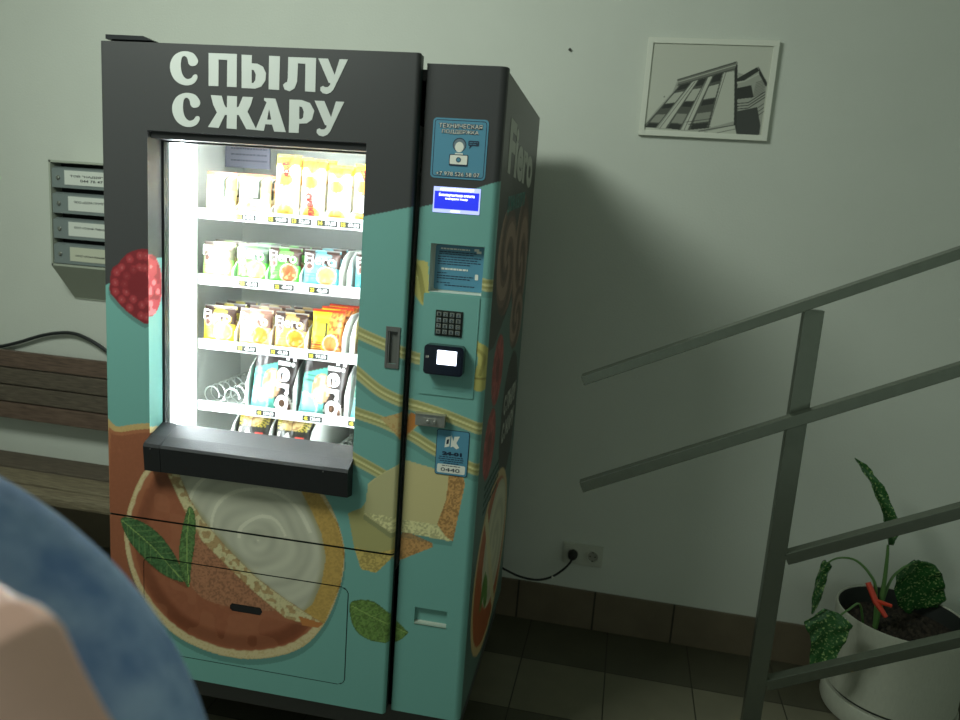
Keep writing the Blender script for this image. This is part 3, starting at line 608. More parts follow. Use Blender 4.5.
# ---- printed right side
def paint_side(Y, Z):
    p = Paint(Y, Z, (84, 110, 102), side)
    n = vnoise(Y, Z, 60, 3)
    p.mix(Z > 1.22 + .35 * np.clip(Y - .1, 0, 1), (60, 60, 56))
    def ell(c, ry, rz, col, a=1., rot=0):
        y0, z0 = c; dy = Y - y0; dz = Z - z0; cc, s = math.cos(rot), math.sin(rot); r = np.hypot((dy * cc + dz * s) / ry, (-dy * s + dz * cc) / rz); m = r < 1; p.mix(m, col, a); return r, m
    for c, ry, rz in (((.24, 1.44), .18, .15), ((.55, 1.43), .17, .20), ((.56, 1.25), .15, .10)):
        r, m = ell(c, ry, rz, (112, 84, 70)); an = np.arctan2(Z - c[1], Y - c[0]); s = np.sin(r * 9 + an * 2); p.mix(m & (s > .35), (158, 128, 110), .8); p.mix(m & (s < -.7), (70, 50, 42), .7)
    for c, ry, rz in (((.22, 1.14), .10, .10), ((.17, .94), .10, .10)):
        r, m = ell(c, ry, rz, (150, 58, 56)); p.mix(m & (n > .6), (196, 96, 90), .6); p.mix(m & (r < .35), (96, 30, 32), .7)
    ell((.56, .93), .185, .21, (48, 46, 42))
    ce = (.40, .50); r, m = ell(ce, .33, .28, (196, 168, 118)); r, m = ell(ce, .30, .255, (168, 92, 56)); p.mul(m & (n > .6), 1.1)
    r2, m2 = ell((.46, .53), .23, .20, (196, 190, 160)); an = np.arctan2(Z - .53, Y - .46); s = np.sin(r2 * 16 + an); p.mul(m2 & (s > .5), 1.1); p.mul(m2 & (s < -.5), .88)
    band = np.abs((Y - .40) * .8 + (Z - .50) * .6 + .02) < .022; p.mix(band & m, (208, 196, 150))
    ell((.33, .42), .035, .07, (96, 136, 66), rot=.5); ell((.27, .45), .03, .06, (90, 130, 62), rot=-.6)
    return p.C
ys = axis(.021, DEP, step=.006); zs3 = axis(ZB, 1.889, step=.005); Y, Z = np.meshgrid(ys, zs3); SCo = paint_side(Y.ravel(), Z.ravel())
def side_extra(q): q.box((MW - .012, .021, ZB), (MW - .001, DEP, 1.889))
sp_ = art_grid('side_panel', ys, zs3, lambda Y, Z: np.stack([np.full_like(Y, MW), Y, Z], 1), SCo, None, ART, R, side_extra, (60, 60, 58))
def stext(q, s, y0, y1, z0, z1, bold=0, slant=0): text(q, s, (MW + .0004, y0, z0), (MW + .0004, y1, z0 + slant), (MW + .0004, y0, z1), bold=bold)
q = MB(); stext(q, 'Fiero', .11, .66, 1.665, 1.80, .04, -.012); q.build('side_logo', mat('side_white', (176, 178, 166), .5), sp_)
q = MB(); stext(q, 'ДОМА И В ПУТИ', .16, .52, 1.56, 1.61, .01, .03); q.build('side_slogan', mat('side_teal', (96, 150, 140), .5), sp_)
q = MB(); stext(q, 'С ПЫЛУ', .42, .70, .955, 1.02, .04); stext(q, 'С ЖАРУ', .42, .70, .865, .93, .04); q.build('side_badge_text', mat('side_white', (176, 178, 166)), sp_)
q = MB()
for k in range(4):
    yy = .14
    while yy < .40: wv = random.uniform(.014, .045); q.box((MW + .0001, yy, .815 - .024 * k), (MW + .0005, yy + wv, .826 - .024 * k)); yy += wv + .010
q.build('side_small_text', mat('side_teal_ink', (40, 66, 62), .5), sp_)

# ---- interior
IX0, IX1, IZ0, IZ1 = .060, .800, .60, 1.76
q = MB(); q.box((IX0 - .01, .012, IZ0), (IX0, .60, IZ1)); q.box((IX1, .012, IZ0), (IX1 + .01, .60, IZ1)); q.box((IX0 - .01, .60, IZ0), (IX1 + .01, .61, IZ1)); q.box((IX0, .012, IZ1 - .012), (IX1, .60, IZ1)); q.box((IX0, .012, IZ0 - .01), (IX1, .60, IZ0))
q.build('snack_compartment', white_in, R)
q = MB(); q.box((.085, .06, IZ0 + .01), (.128, .199, IZ1 - .02), bev=.003); q.build('light_housing', white_in, R)
led = mat('led_strip', (240, 250, 255), .4, emit=44)
q = MB(); q.box((.1283, .085, .70), (.1293, .150, 1.72)); q.build('led_strip', led, R)
q = MB(); q.box((.735, .07, .70), (.745, .10, 1.72)); q.build('led_strip', led, R)
q = MB(); q.box((.14, .07, 1.738), (.72, .10, 1.744)); q.build('led_strip', led, R)
# grey header board hanging at the upper left
q = MB(); q.box((-.0 + .075, .450, 1.652), (.225, .454, 1.735))
for zz in (1.672, 1.690, 1.708): scribble(q, .095, .215, zz, .4494, .005, 1)
q.build('header_board', [mat('header_grey', (112, 112, 128), .5), mat('header_ink', (70, 70, 86), .5)], R)
tray = mat('tray_grey', (206, 210, 204), .4); strip = mat('price_strip', (244, 246, 242), .45); lcd = mat('label_dark', (44, 46, 44), .5); yel = mat('label_yellow', (232, 216, 60), .5); lw = mat('label_white', (236, 240, 236), .5)
chromew = mat('coil_wire', (200, 204, 200), .3, .7); plast = mat('divider_plastic', (236, 238, 232), .45)
shelves = [(1.492, [236, 268, 291, 317, 340], ['108', '99.00', '52.00', '59.00', '69.00'], 217), (1.305, [239, 274, 309], ['45.00', '49.00', '42.00'], 284), (1.116, [237, 270, 308], ['45.00', '42.00', '99.00'], 347), (.930, [256, 302.5, 348], ['129.00', '120.00', '99.00'], 416), (.765, [], [], 0)]
SH = []
YS = .20
for si, (zb, labs, pr, pv) in enumerate(shelves):
    q = MB(); q.box((.130, YS + .002, zb + .004), (.735, .58, zb + .008)); q.box((.130, .575, zb), (.735, .58, zb + .05))
    s = q.build('shelf', tray, R)
    q = MB(); q.box((.130, YS, zb), (.735, YS + .003, zb + .030), bev=.0007)
    for k in range(26):
        xx = .36 + k * .0145; q.box((xx, YS - .0004, zb + .006), (xx + .0016, YS, zb + .0085), 1)
    q.build('price_strip', [strip, lcd], s)
    for k, (u, t) in enumerate(zip(labs, pr)):
        v = pv + (u - labs[0]) * .075; xa = front(u, v, YS)[0]; wd = .060
        q = MB(); q.box((xa, YS - .0012, zb + .005), (xa + wd, YS - .0003, zb + .021), 0); ftext(q, '%d' % (10 + si * 10 + k + 1), xa + .004, xa + .016, zb + .008, zb + .0185, YS - .0016, .04, 1); ftext(q, t, xa + .024, xa + .055, zb + .008, zb + .0185, YS - .0016, .04, 2)
        q.build('price_label', [lcd, yel, lw], s)
    SH.append(s)
def divider(s, x, zb, h, y0=YS + .012, hb=None):
    q = MB(); pr = [(y0, zb + .008), (y0, zb + h * .55), (y0 + .03, zb + h * .85), (y0 + .07, zb + h), (.57, zb + h), (.57, zb + .008)]
    V = [(x, a, b) for a, b in pr] + [(x + .0035, a, b) for a, b in pr]; n = len(pr)
    q.add(V, [list(range(n)), list(range(n, 2 * n))[::-1]] + [[i, (i + 1) % n, (i + 1) % n + n, i + n] for i in range(n)]); q.build('divider', plast, s)
def coil(s, xc, zb, r=.028, turns=9, y0=YS + .02, y1=.55, wr=.0022):
    pts = [(xc + r * math.cos(2 * PI * t * turns / 160), y0 + (y1 - y0) * t / 160, zb + .012 + r + r * math.sin(2 * PI * t * turns / 160)) for t in range(161)]
    q = MB(); q.tube(pts, wr, 6); q.build('coil', chromew, s, smooth=True)
for x in (.231, .336, .419, .497, .572, .645): divider(SH[0], x, 1.492, .06)
for x in (.228, .331, .433, .552, .575, .68): divider(SH[1], x, 1.305, .085 if x < .54 else .125)
for x in (.238, .347, .455, .568, .592, .70): divider(SH[2], x, 1.116, .10 if x < .5 else .13)
for x in (.276, .424, .582): divider(SH[3], x, .930, .165)
for x in (.225, .345, .345 + .13, .61): divider(SH[4], x, .765, .15)
for s, xs_, zb in ((SH[0], (.18, .29, .385, .46, .535, .61), 1.492), (SH[1], (.18, .28, .38, .49, .63), 1.305), (SH[2], (.185, .295, .40, .51, .64), 1.116), (SH[3], (.16, .225, .35, .50, .65), .930), (SH[4], (.17, .285, .41, .54, .67), .765)):
    for x in xs_: coil(s, x, zb)

# ---- snack packs: things of their own, standing on the shelves
def hexc(c): return np.array(lin(c))
def pouch(name, wd, ht, th, paint, parent=None, smoothc=True, crimp=.010, seed=0):
    nu, nv = 36, 48; us = np.linspace(0, 1, nu + 1); vs = np.linspace(0, 1, nv + 1); U, V = np.meshgrid(us, vs); U = U.ravel(); V = V.ravel()
    a = np.abs(2 * U - 1); b = np.abs(2 * V - 1); cr = crimp / ht * 2
    bb = np.clip((1 - b - cr) / (1 - cr), 0, 1); prof = np.clip((1 - a ** 3.5), 0, 1) ** .6 * np.clip(bb * 4, 0, 1) ** .55
    wr = (vnoise(U, V, 9, seed + 1) - .5) * .20 + (vnoise(U, V, 24, seed + 2) - .5) * .08
    t = th / 2 * prof * (1 + wr)
    xw = (U - .5) * wd * (1 - .05 * np.clip(bb * 3, 0, 1)); zz = V * ht
    Pf = np.stack([xw, -t - .0003, zz], 1); Pb = np.stack([xw, t + .0003, zz], 1); nF = len(Pf); W1 = nu + 1
    q = MB(); q.v = [tuple(p) for p in Pf.tolist()] + [tuple(p) for p in Pb.tolist()]
    for j in range(nv):
        for i in range(nu):
            k = j * W1 + i; q.f.append([k, k + 1, k + W1 + 1, k + W1]); q.f.append([nF + k, nF + k + W1, nF + k + W1 + 1, nF + k + 1])
    for i in range(nu): q.f.append([i, nF + i, nF + i + 1, i + 1]); k = nv * W1 + i; q.f.append([k, k + 1, nF + k + 1, nF + k])
    for j in range(nv): k = j * W1; q.f.append([k, k + W1, nF + k + W1, nF + k]); k = k + nu; q.f.append([k, nF + k, nF + k + W1, k + W1])
    q.mi = [0] * len(q.f); o = q.build(name, artmat('pack_foil', .35, .5), parent, smooth=True, fix=False)
    C = paint(U, V); set_art(o, np.vstack([C, C])); return o, lambda u, v: float(th / 2 * np.clip(1 - abs(2 * u - 1) ** 3.5, 0, 1) ** .6)
def cv(c, n): return np.tile(hexc(c), (n, 1))
def mixc(C, m, c, a=1.): m = np.asarray(m, float)[:, None] * a; return C * (1 - m) + hexc(c) * m
def p_filled(top, low, blob):
    def f(U, V):
        C = cv(low, U.size); C = mixc(C, V > .60 + .05 * np.sin(U * 5), top); C = mixc(C, vnoise(U, V, 9, 4) > .62, tuple(min(255, x + 30) for x in low), .5)
        r = np.hypot((U - .70) / .27, (V - .36) / .24); C = mixc(C, r < 1, (236, 214, 170)); C = mixc(C, r < .86, blob); C = mixc(C, (r < .8) & (vnoise(U, V, 14, 6) > .55), (236, 200, 140), .6)
        r = np.hypot((U - .2) / .12, (V - .58) / .10); C = mixc(C, r < 1, (200, 190, 180)); C = mixc(C, r < .7, (110, 70, 60))
        C = mixc(C, (np.abs(V - .40) < .014) & (U < .4) & (U > .08), (40, 70, 50), .7); C = mixc(C, (np.abs(V - .34) < .012) & (U < .4) & (U > .08), (40, 70, 50), .6)
        C = mixc(C, (V < .03) | (V > .97), (200, 200, 195), .5); return C
    return f
def p_tall(base, a1, a2, sq=False):
    def f(U, V):
        C = cv(base, U.size); n = vnoise(U, V, 6, 5)
        C = mixc(C, V > .80 + .05 * np.sin(U * 9), a1); r = np.hypot((U - .45) / .33, (V - .62) / .10); C = mixc(C, r < 1, (216, 150, 60)); C = mixc(C, (r < .9) & (n > .5), (236, 186, 90))
        r = np.hypot((U - .5) / .38, (V - .16) / .10); C = mixc(C, r < 1, a1, .8); C = mixc(C, (r < .8) & (n > .5), (224, 170, 70), .8); C = mixc(C, V < .05, a1)
        C = mixc(C, (np.abs(U - .5 - .12 * np.sin(V * 9)) < .05) & (V > .3) & (V < .5), a2, .7); C = mixc(C, (V > .83) & (U > .5) & (n > .45), a2, .9)
        if sq: C = mixc(C, (V < .52) & (V > .2) & (U < .6), (30, 34, 30)); C = mixc(C, (V < .5) & (V > .22) & (U < .56), (246, 246, 240))
        return C
    return f
def p_sandw(U, V):
    C = cv((244, 232, 200), U.size); n = vnoise(U, V, 7, 3); C = mixc(C, n > .55, (244, 220, 120), .7); C = mixc(C, V < .09, (196, 66, 42)); C = mixc(C, (V > .92), (214, 120, 84)); C = mixc(C, (U > .72) & (V > .6), (222, 120, 96), .6)
    C = mixc(C, (U > .22) & (U < .80) & (V > .42) & (V < .92), (60, 66, 52)); C = mixc(C, (U > .27) & (U < .72) & (V > .46) & (V < .92), (246, 250, 238)); C = mixc(C, (np.abs(V - .3) < .05) & (U > .2) & (U < .9), (226, 160, 60), .6); return C
def p_seven(U, V):
    C = cv((196, 104, 40), U.size); n = vnoise(U, V, 20, 3); C = mixc(C, n > .55, (228, 150, 70)); C = mixc(C, n < .3, (140, 70, 30))
    C = mixc(C, (U < .55) & (V < .55), (240, 170, 40)); C = mixc(C, (U < .6) & (V > .35), (244, 226, 40)); C = mixc(C, (U > .14) & (U < .56) & (V > .40) & (V < .72), (60, 50, 20)); C = mixc(C, (U > .16) & (U < .50) & (V > .43) & (V < .70), (246, 232, 60)); C = mixc(C, V < .06, (206, 50, 26)); C = mixc(C, V > .95, (206, 50, 26))
    r = np.hypot((U - .68) / .24, (V - .28) / .20); C = mixc(C, r < 1, (240, 216, 170)); C = mixc(C, r < .8, (200, 120, 60)); C = mixc(C, (U < .4) & (V < .3) & (V > .1) & ((V * 28) % 1 < .45), (150, 60, 20)); return C
def p_large(U, V):
    C = cv((58, 48, 46), U.size); C = mixc(C, (U < .60) & (V < .86 - .25 * (1 - U)), (88, 176, 158)); n = vnoise(U, V, 11, 8)
    r = np.hypot((U - .14) / .34, (V - .16) / .20); C = mixc(C, r < 1, (150, 220, 226)); C = mixc(C, (r < .95) & (r > .84), (240, 246, 246))
    r = np.hypot((U - .50) / .22, (V - .44) / .22); C = mixc(C, r < 1, (176, 138, 106)); C = mixc(C, (r < .9) & (n > .5), (226, 196, 160)); C = mixc(C, (r < .5) & (n < .4), (110, 74, 54))
    C = mixc(C, (np.abs(V - .60) < .012) & (U < .36) & (U > .1), (40, 90, 80), .8); C = mixc(C, (np.abs(V - .53) < .012) & (U < .32) & (U > .08), (40, 90, 80), .8)
    r = np.hypot((U - .8) / .19, (V - .14) / .15); C = mixc(C, r < 1, (236, 232, 224)); C = mixc(C, r < .8, (120, 86, 66)); return C
def p_gold(U, V):
    C = cv((44, 42, 36), U.size); n = vnoise(U, V, 16, 8); r = np.hypot((U - .5) / .30, (V - .86) / .17); an = np.arctan2(V - .86, (U - .5) * .6)
    C = mixc(C, (np.abs(U - .5) < .47) & (V > .70) & (np.sin(an * 30 + r * 8) > 0) & (r < 1.6), (196, 176, 70)); C = mixc(C, r < 1, (206, 178, 120)); C = mixc(C, (r < .9) & (n > .55), (170, 130, 80)); C = mixc(C, (r < .95) & (np.abs(U - .5) < .015), (110, 80, 44))
    C = mixc(C, (V > .52) & (V < .60) & (U > .62) & (U < .86), (212, 70, 60), .9); C = mixc(C, (V > .54) & (V < .68) & (np.abs(U - .40) < .10 * (1 - (V - .54) / .14)), (236, 232, 226)); C = mixc(C, (V > .58) & (V < .66) & (U > .08) & (U < .26) & ((U * 30) % 1 < .5), (220, 214, 200)); return C
def logo(parent, body, u0, u1, v0, v1, wd, ht, y, m, rot=False, bold=.03, out=None):
    q = MB(); x0 = (u0 - .5) * wd; x1 = (u1 - .5) * wd; z0 = v0 * ht; z1 = v1 * ht
    if not rot: text(q, body, (x0, y, z0), (x1, y, z0 - .004), (x0, y, z1), bold=bold, th=.0008)
    else: text(q, body, (x0, y, z1), (x0 + .012, y, z0), (x1, y, z1), bold=bold, th=.0008)
    return q.build('logo', m, parent)
lg = mat('logo_white', (246, 246, 240), .5); lr = mat('logo_red', (190, 40, 34), .5); ly = mat('logo_dark', (58, 40, 34), .5)
def put(o, x, y, z, tilt=0, yaw=0, roll=0):
    M_ = Matrix.Translation((0, -MD, 0)) ; M_ = Matrix.Rotation(TH, 4, 'Z'); o.matrix_world = Matrix.Translation((0, -MD, 0)) @ M_ @ Matrix.Translation((x, y, z)) @ Matrix.Rotation(yaw, 4, 'Z') @ Matrix.Rotation(tilt, 4, 'X') @ Matrix.Rotation(roll, 4, 'Y')
def dup(o):
    c = o.copy(); COL.objects.link(c)
    return c
def pack(kind, wd, ht, th, painter, x, zb, label, group, nback=2, backlabel=None, tilt=-.10, step=.062, lo=None, yaw=0, seed=0, y0=.228, roll=0):
    o, _ = pouch(kind, wd, ht, th, painter, seed=seed); tag(o, label, 'snack pack', group)
    if lo: lo(o, wd, ht, th)
    put(o, x, y0, zb + .0095, tilt, yaw, roll)
    for k in range(nback):
        c = dup(o); tag(c, backlabel[k] if isinstance(backlabel, (list, tuple)) else backlabel, 'snack pack', group); put(c, x + random.uniform(-.003, .003), y0 + step * (k + 1), zb + .0095 + random.uniform(.001, .004), tilt + random.uniform(-.04, .04), yaw)
    return o
BR = (74, 50, 44)
def fl(o, wd, ht, th): logo(o, 'Fiero', .10, .93,   .64, .90, wd, ht, -th / 2 * 1.13, lg, bold=.015)
order = ['behind the front one', 'third back in its column']
g2 = 'filled cookie packs on the second shelf'; g3 = 'filled cookie packs on the third shelf'
W2 = .098
for (x, low, top, blob, nm, fog) in ((.176, (176, 220, 120), (150, 130, 120), (220, 190, 130), 'pale green snack pack with brown top, leftmost on the second shelf', 1), (.283, (104, 214, 76), (112, 128, 112), (226, 190, 130), 'green snack pack with grey green top, second from left on the second shelf', 1),
                                (.381, (92, 206, 70), BR, (170, 100, 60), 'green snack pack with dark brown top, third from left on the second shelf', 1), (.492, (110, 206, 222), BR, (222, 170, 100), 'sky blue snack pack with brown top, fourth from left on the second shelf', 1), (.640, (80, 196, 214), BR, (222, 170, 100), 'turquoise snack pack cut off by the right window edge, second shelf', 1)):
    pack('cookie_pack', W2 if x != .492 else .110, .115, .040, p_filled(top, low, blob), x, 1.305, nm, g2, 2, [nm.split(',')[0].replace(' cut off by the right window edge', ' at the window edge') + ', second in its column on the second shelf', nm.split(',')[0].replace(' cut off by the right window edge', ' at the window edge') + ', third in its column on the second shelf'], lo=fl, seed=int(x * 100))
for (x, low, top, blob, nm) in ((.181, (244, 206, 50), BR, (236, 200, 90), 'bright yellow snack pack with brown top, leftmost on the third shelf'), (.295, (244, 214, 150), (150, 110, 96), (232, 150, 60), 'cream snack pack with orange cake picture, second from left on the third shelf'),
                                (.405, (240, 180, 90), BR, (230, 140, 40), 'orange snack pack with brown top, third from left on the third shelf')):
    pack('cookie_pack', .102, .118, .040, p_filled(top, low, blob), x, 1.116, nm, g3, 2, [nm.split(',')[0].replace(' cut off by the right window edge', ' at the window edge') + ', second in its column on the third shelf', nm.split(',')[0].replace(' cut off by the right window edge', ' at the window edge') + ', third in its column on the third shelf'], lo=fl, seed=int(x * 100) + 1)
pack('noodle_pack', .098, .135, .036, p_seven, .513, 1.116, 'yellow and rust noodle pack with yellow square, fourth from left on the third shelf', 'noodle packs on the third shelf', 2, ['yellow and rust noodle pack standing second in its column on the third shelf', 'yellow and rust noodle pack standing third in its column on the third shelf'], tilt=-.16, seed=31)
pack('noodle_pack', .090, .135, .036, p_seven, .652, 1.116, 'yellow and rust noodle pack cut off by the right window edge, third shelf', 'noodle packs on the third shelf', 1, ['rust noodle pack behind the one cut off by the right window edge'], tilt=-.16, seed=33)
def ll(o, wd, ht, th): logo(o, 'Fiero',   .57, .97, .06, .99, wd, ht, -th / 2 * 1.12, mat('logo_bright', (250, 250, 246), .4, emit=0), True, .025)
pack('cracker_bag', .140, .205, .044, p_large, .350, .930, 'large teal and dark brown bag with sideways lettering, left on the fourth shelf', 'large bags on the fourth shelf', 1, ['large teal and brown bag behind the left bag on the fourth shelf'], tilt=-.12, lo=ll, seed=41, step=.075, roll=.06)
pack('cracker_bag', .140, .205, .044, p_large, .503, .930, 'large teal and dark brown bag with sideways lettering, middle of the fourth shelf', 'large bags on the fourth shelf', 1, ['large teal and brown bag behind the middle bag on the fourth shelf'], tilt=-.12, lo=ll, seed=42, step=.075, roll=.06)
pack('cracker_bag', .120, .205, .044, p_large, .655, .930, 'large dark bag cut off by the right window edge on the fourth shelf', 'large bags on the fourth shelf', 0, None, tilt=-.12, lo=ll, seed=43, roll=.06)
pack('toast_pack', .110, .158, .05, p_gold, .285, .765, 'black and gold bread pack, left of two on the lowest shelf', 'bread packs on the lowest shelf', 1, ['black and gold bread pack behind the left one on the lowest shelf'], tilt=-.3, seed=51)
pack('toast_pack', .120, .158, .05, p_gold, .412, .765, 'black and gold bread pack, second from left on the lowest shelf', 'bread packs on the lowest shelf', 1, ['black and gold bread pack behind the second one on the lowest shelf'], tilt=-.3, seed=52)
pack('toast_pack', .110, .158, .05, p_gold, .672, .765, 'black and gold bread pack cut off by the right window edge, lowest shelf', 'bread packs on the lowest shelf', 0, None, tilt=-.3, seed=53)
g1 = 'packs on the top shelf'
pack('sandwich_pack', .092, .125, .05, p_sandw, .184, 1.492, 'cream sandwich pack with white label square, leftmost on the top shelf', g1, 1, ['cream sandwich pack behind the leftmost one on the top shelf'], tilt=-.05, seed=1, step=.08)
pack('sandwich_pack', .098, .125, .05, p_sandw, .287, 1.492, 'cream sandwich pack with red lower edge, second from left on the top shelf', g1, 1, ['cream sandwich pack behind the second one on the top shelf'], tilt=-.05, seed=2, step=.08)
def lt(s, m, z0=.3, z1=.5):
    def f(o, wd, ht, th): logo(o, s, .30, .55, z0, z1, wd, ht, -th / 2 * 1.12, m, True, .03)
    return f
pack('crisp_bag', .074, .185, .040, p_tall((248, 240, 214), (240, 214, 60), (190, 60, 40)), .383, 1.492, 'tall cream crisp bag with yellow food picture, first crisp bag on the top shelf', g1, 1, ['tall cream crisp bag behind the first one on the top shelf'], tilt=-.08, lo=lt('чипсы', lr, .66, .92), seed=3, step=.075)
pack('crisp_bag', .072, .178, .040, p_tall((250, 244, 224), (240, 206, 60), (200, 70, 50)), .460, 1.492, 'tall white crisp bag with sideways red lettering, second crisp bag on the top shelf', g1, 1, ['tall white crisp bag behind the second one on the top shelf'], tilt=-.08, lo=lt('снеки', lr, .1, .45), seed=4, step=.075)
pack('crisp_bag', .070, .165, .040, p_tall((250, 246, 226), (226, 200, 60), (120, 84, 40)), .536, 1.492, 'white crisp bag with yellow corners, third crisp bag on the top shelf', g1, 1, ['yellow and brown crisp bag behind the third one on the top shelf'], tilt=-.08, seed=5, step=.075)
pack('crisp_bag', .076, .172, .040, p_tall((250, 244, 214), (236, 214, 60), (200, 60, 50), True), .615, 1.492, 'white crisp bag with black edged label, rightmost on the top shelf', g1, 1, ['crisp bag behind the rightmost one on the top shelf'], tilt=-.08, lo=lt('ЕШ', lr, .72, .88), seed=6, step=.075)

# ------------------------------------------------------------------ mailbox cabinet on the wall
MX0, MX1 = -.930, -.36; MZ0, MZ1 = 1.244, 1.656; MY = -.13
R2 = empty('mailbox_cabinet', (MX0, 0, MZ0)); tag(R2, 'grey metal mailbox cabinet of four stacked slots on the wall left of the machine', 'mailbox')
grey = mat('mailbox_frame_paint', (168, 174, 158), .5); dgrey = mat('mailbox_door_paint', (122, 132, 130), .45); dk = mat('dark_slot', (30, 34, 32), .8)
def off(q): q.v = [(x - MX0, y, z - MZ0) for x, y, z in q.v]; return q
q = MB(); t = .008
q.box((MX0, MY, MZ0), (MX0 + t, -.001, MZ1)); q.box((MX1 - t, MY, MZ0), (MX1, -.001, MZ1)); q.box((MX0, MY, MZ1 - t), (MX1, -.001, MZ1)); q.box((MX0, MY, MZ0), (MX1, -.06, MZ0 + t)); q.box((MX0, -.006, 1.1), (MX1, -.001, MZ1)); q.box((MX0 + t, -.07, MZ0), (MX1 - t, -.066, MZ1), 1)
q.add([(MX0, MY, MZ0), (MX1, MY, MZ0), (MX1, -.003, 1.10), (MX0, -.003, 1.10), (MX0, -.003, MZ0), (MX1, -.003, MZ0)], [[0, 1, 2, 3], [0, 3, 4], [1, 5, 2]])
off(q).build('body', [grey, dk], R2)
dz = (MZ1 - MZ0 - 2 * t) / 4
nm = ['ТОВ "НАДІЯ"\n044 76 47', 'ООО «ДОМ-ГРУПП»', 'ООО «Строй Лидер»', 'ООО «Альт-Кредит»']
for k in range(4):
    zt = MZ1 - t - k * dz; za = zt - dz; q = MB(); q.box((MX0 + t + .002, MY + .004, za + .003), (MX1 - t - .002, MY + .012, zt - .022), bev=.0015)
    q.add([(MX0 + t + .002, MY + .006, zt - .022), (MX1 - t - .002, MY + .006, zt - .022), (MX1 - t - .002, MY + .028, zt - .014), (MX0 + t + .002, MY + .028, zt - .014)], [[0, 1, 2, 3]])
    d = off(q).build('mailbox_door', dgrey, R2)
    q = MB(); zc = (za + zt) / 2 - .008; q.lathe([(0, .0), (.0085, 0), (.0085, .004), (.006, .0065), (0, .0065)], 18, (MX0 + .040, MY + .004, zc), T=Matrix.Rotation(PI / 2, 4, 'X')); off(q).build('lock', mat('lock_chrome', (190, 192, 186), .25, .9), d)
    q = MB(); lx = MX0 + (.068, .082, .08, .084)[k]; q.box((lx, MY + .0022, za + .016), (MX0 + .33, MY + .0038, zt - .028), 0)
    for r, s in enumerate(nm[k].split('\n')): ftext(q, s, lx + .026 + .045 * r, lx + .17, zc + .003 - .016 * r - (.012 if k == 3 else 0), zc + .013 - .016 * r - (.012 if k == 3 else 0), MY + .0018, .01, 1)
    off(q).build('name_label', [mat('paper_label_%d' % (k == 3), (212, 216, 206) if k < 3 else (196, 198, 176), .7), ink], d)

# ------------------------------------------------------------------ bench
R3 = empty('bench', (-1.1, -.3, 0)); tag(R3, 'slatted brown wooden bench standing against the wall left of the machine', 'bench')
def wood(name, c, c2):
    return mat(name, c, .55, noise=.2, nscale=14, bump=.25, stretch=(1.2, 14, 14), c2=c2)
wd1 = wood('reddish_slat', (112, 92, 78), (84, 68, 58)); wd2 = wood('grey_brown_slat', (104, 94, 80), (76, 68, 58)); wd3 = wood('seat_board_wood', (132, 122, 98), (96, 86, 68))
def ob(q): q.v = [(x + 1.1, y + .3, z) for x, y, z in q.v]; return q
bx0, bx1 = -2.35, -.10
for k, mm in enumerate((wd1, wd2, wd2, wd1)):
    zt = .856 - k * .0745; yb = -.060 - k * .004; q = MB(); q.box((bx0, yb - .012, zt - .069), (bx1, yb + .012, zt), bev=.004); ob(q).build('back_slat', mm, R3)
for k, (y0, y1, z) in enumerate(((-.275, -.13, .435), (-.40, -.283, .430))):
    q = MB(); q.box((bx0, y0, z - .03), (bx1, y1, z), bev=.006); ob(q).build('seat_slat', (wd2, wd3)[k], R3)
q = MB(); q.box((bx0, -.478, .388), (bx1, -.408, .425), bev=.010); ob(q).build('seat_slat', wd3, R3)
for x in (-2.2, -.35):
    q = MB(); q.box((x - .02, -.46, 0), (x + .02, -.42, .388), bev=.003); q.box((x - .02, -.46, .375), (x + .02, -.14, .400), bev=.003); ob(q).build('leg', mat('bench_iron', (34, 36, 38), .5, .5), R3)
    q = MB(); q.tube([(x, -.14, 0), (x, -.14, .38), (x, -.06, .52), (x, -.040, .82)], .010, 8); ob(q).build('leg', mat('bench_iron', (34, 36, 38)), R3)
# black hose arching above the bench back
q = MB(); hp = [onwall(u, v, -.022) for u, v in ((-60, 352), (-20, 348), (0, 346.5), (20, 342), (40, 336), (58, 333), (74, 333.5), (90, 340), (104, 349), (120, 362), (140, 380))]
sp3 = spline(hp, 5, False); q.tube([(a, -.022, b) for a, b in sp3], .0075, 10); tag(q.build('cable', mat('black_rubber', (34, 38, 38), .5), None, smooth=True), 'thick dark cable arching along the wall above the bench back', 'cable')

# ------------------------------------------------------------------ wall socket with plug and cord
sx0, sx1, sz0, sz1 = 1.206, 1.358, .262, .346
R4 = empty('double_socket', ((sx0 + sx1) / 2, 0, (sz0 + sz1) / 2)); tag(R4, 'white double wall socket low on the wall right of the machine', 'socket')
def o4(q): q.v = [(x - (sx0 + sx1) / 2, y, z - (sz0 + sz1) / 2) for x, y, z in q.v]; return q
sw = mat('socket_white', (190, 192, 178), .4); q = MB(); q.box((sx0, -.010, sz0), (sx1, -.0005, sz1), bev=.003); o4(q).build('frame', sw, R4)
zc = (sz0 + sz1) / 2
for k in range(2):
    xc = sx0 + .038 + k * .076; q = MB(); q.prism(rrect(xc - .031, xc + .031, zc - .031, zc + .031, .004), -.0125, -.0095)
    T = Matrix.Rotation(PI / 2, 4, 'X'); q2 = MB(); q.lathe([(.024, 0), (.024, .004), (.0205, .004), (.0195, .0005)], 28, (xc, -.0125, zc), T=T)
    q.lathe([(.0195, .0005), (0, .0005)], 28, (xc, -.0125, zc), mi=1, T=T)
    for d in (-.0095, .0095): q.lathe([(.0028, .0), (.0028, .0012), (0, .0012)], 12, (xc + d, -.0125, zc), mi=2, T=T)
    for d in (-.019, .019): q.box((xc - .003, -.0150, zc + d - .003), (xc + .003, -.0125, zc + d + .003), 2)
    o4(q).build('outlet', [sw, mat('socket_inner', (150, 150, 138), .5), dk], R4)
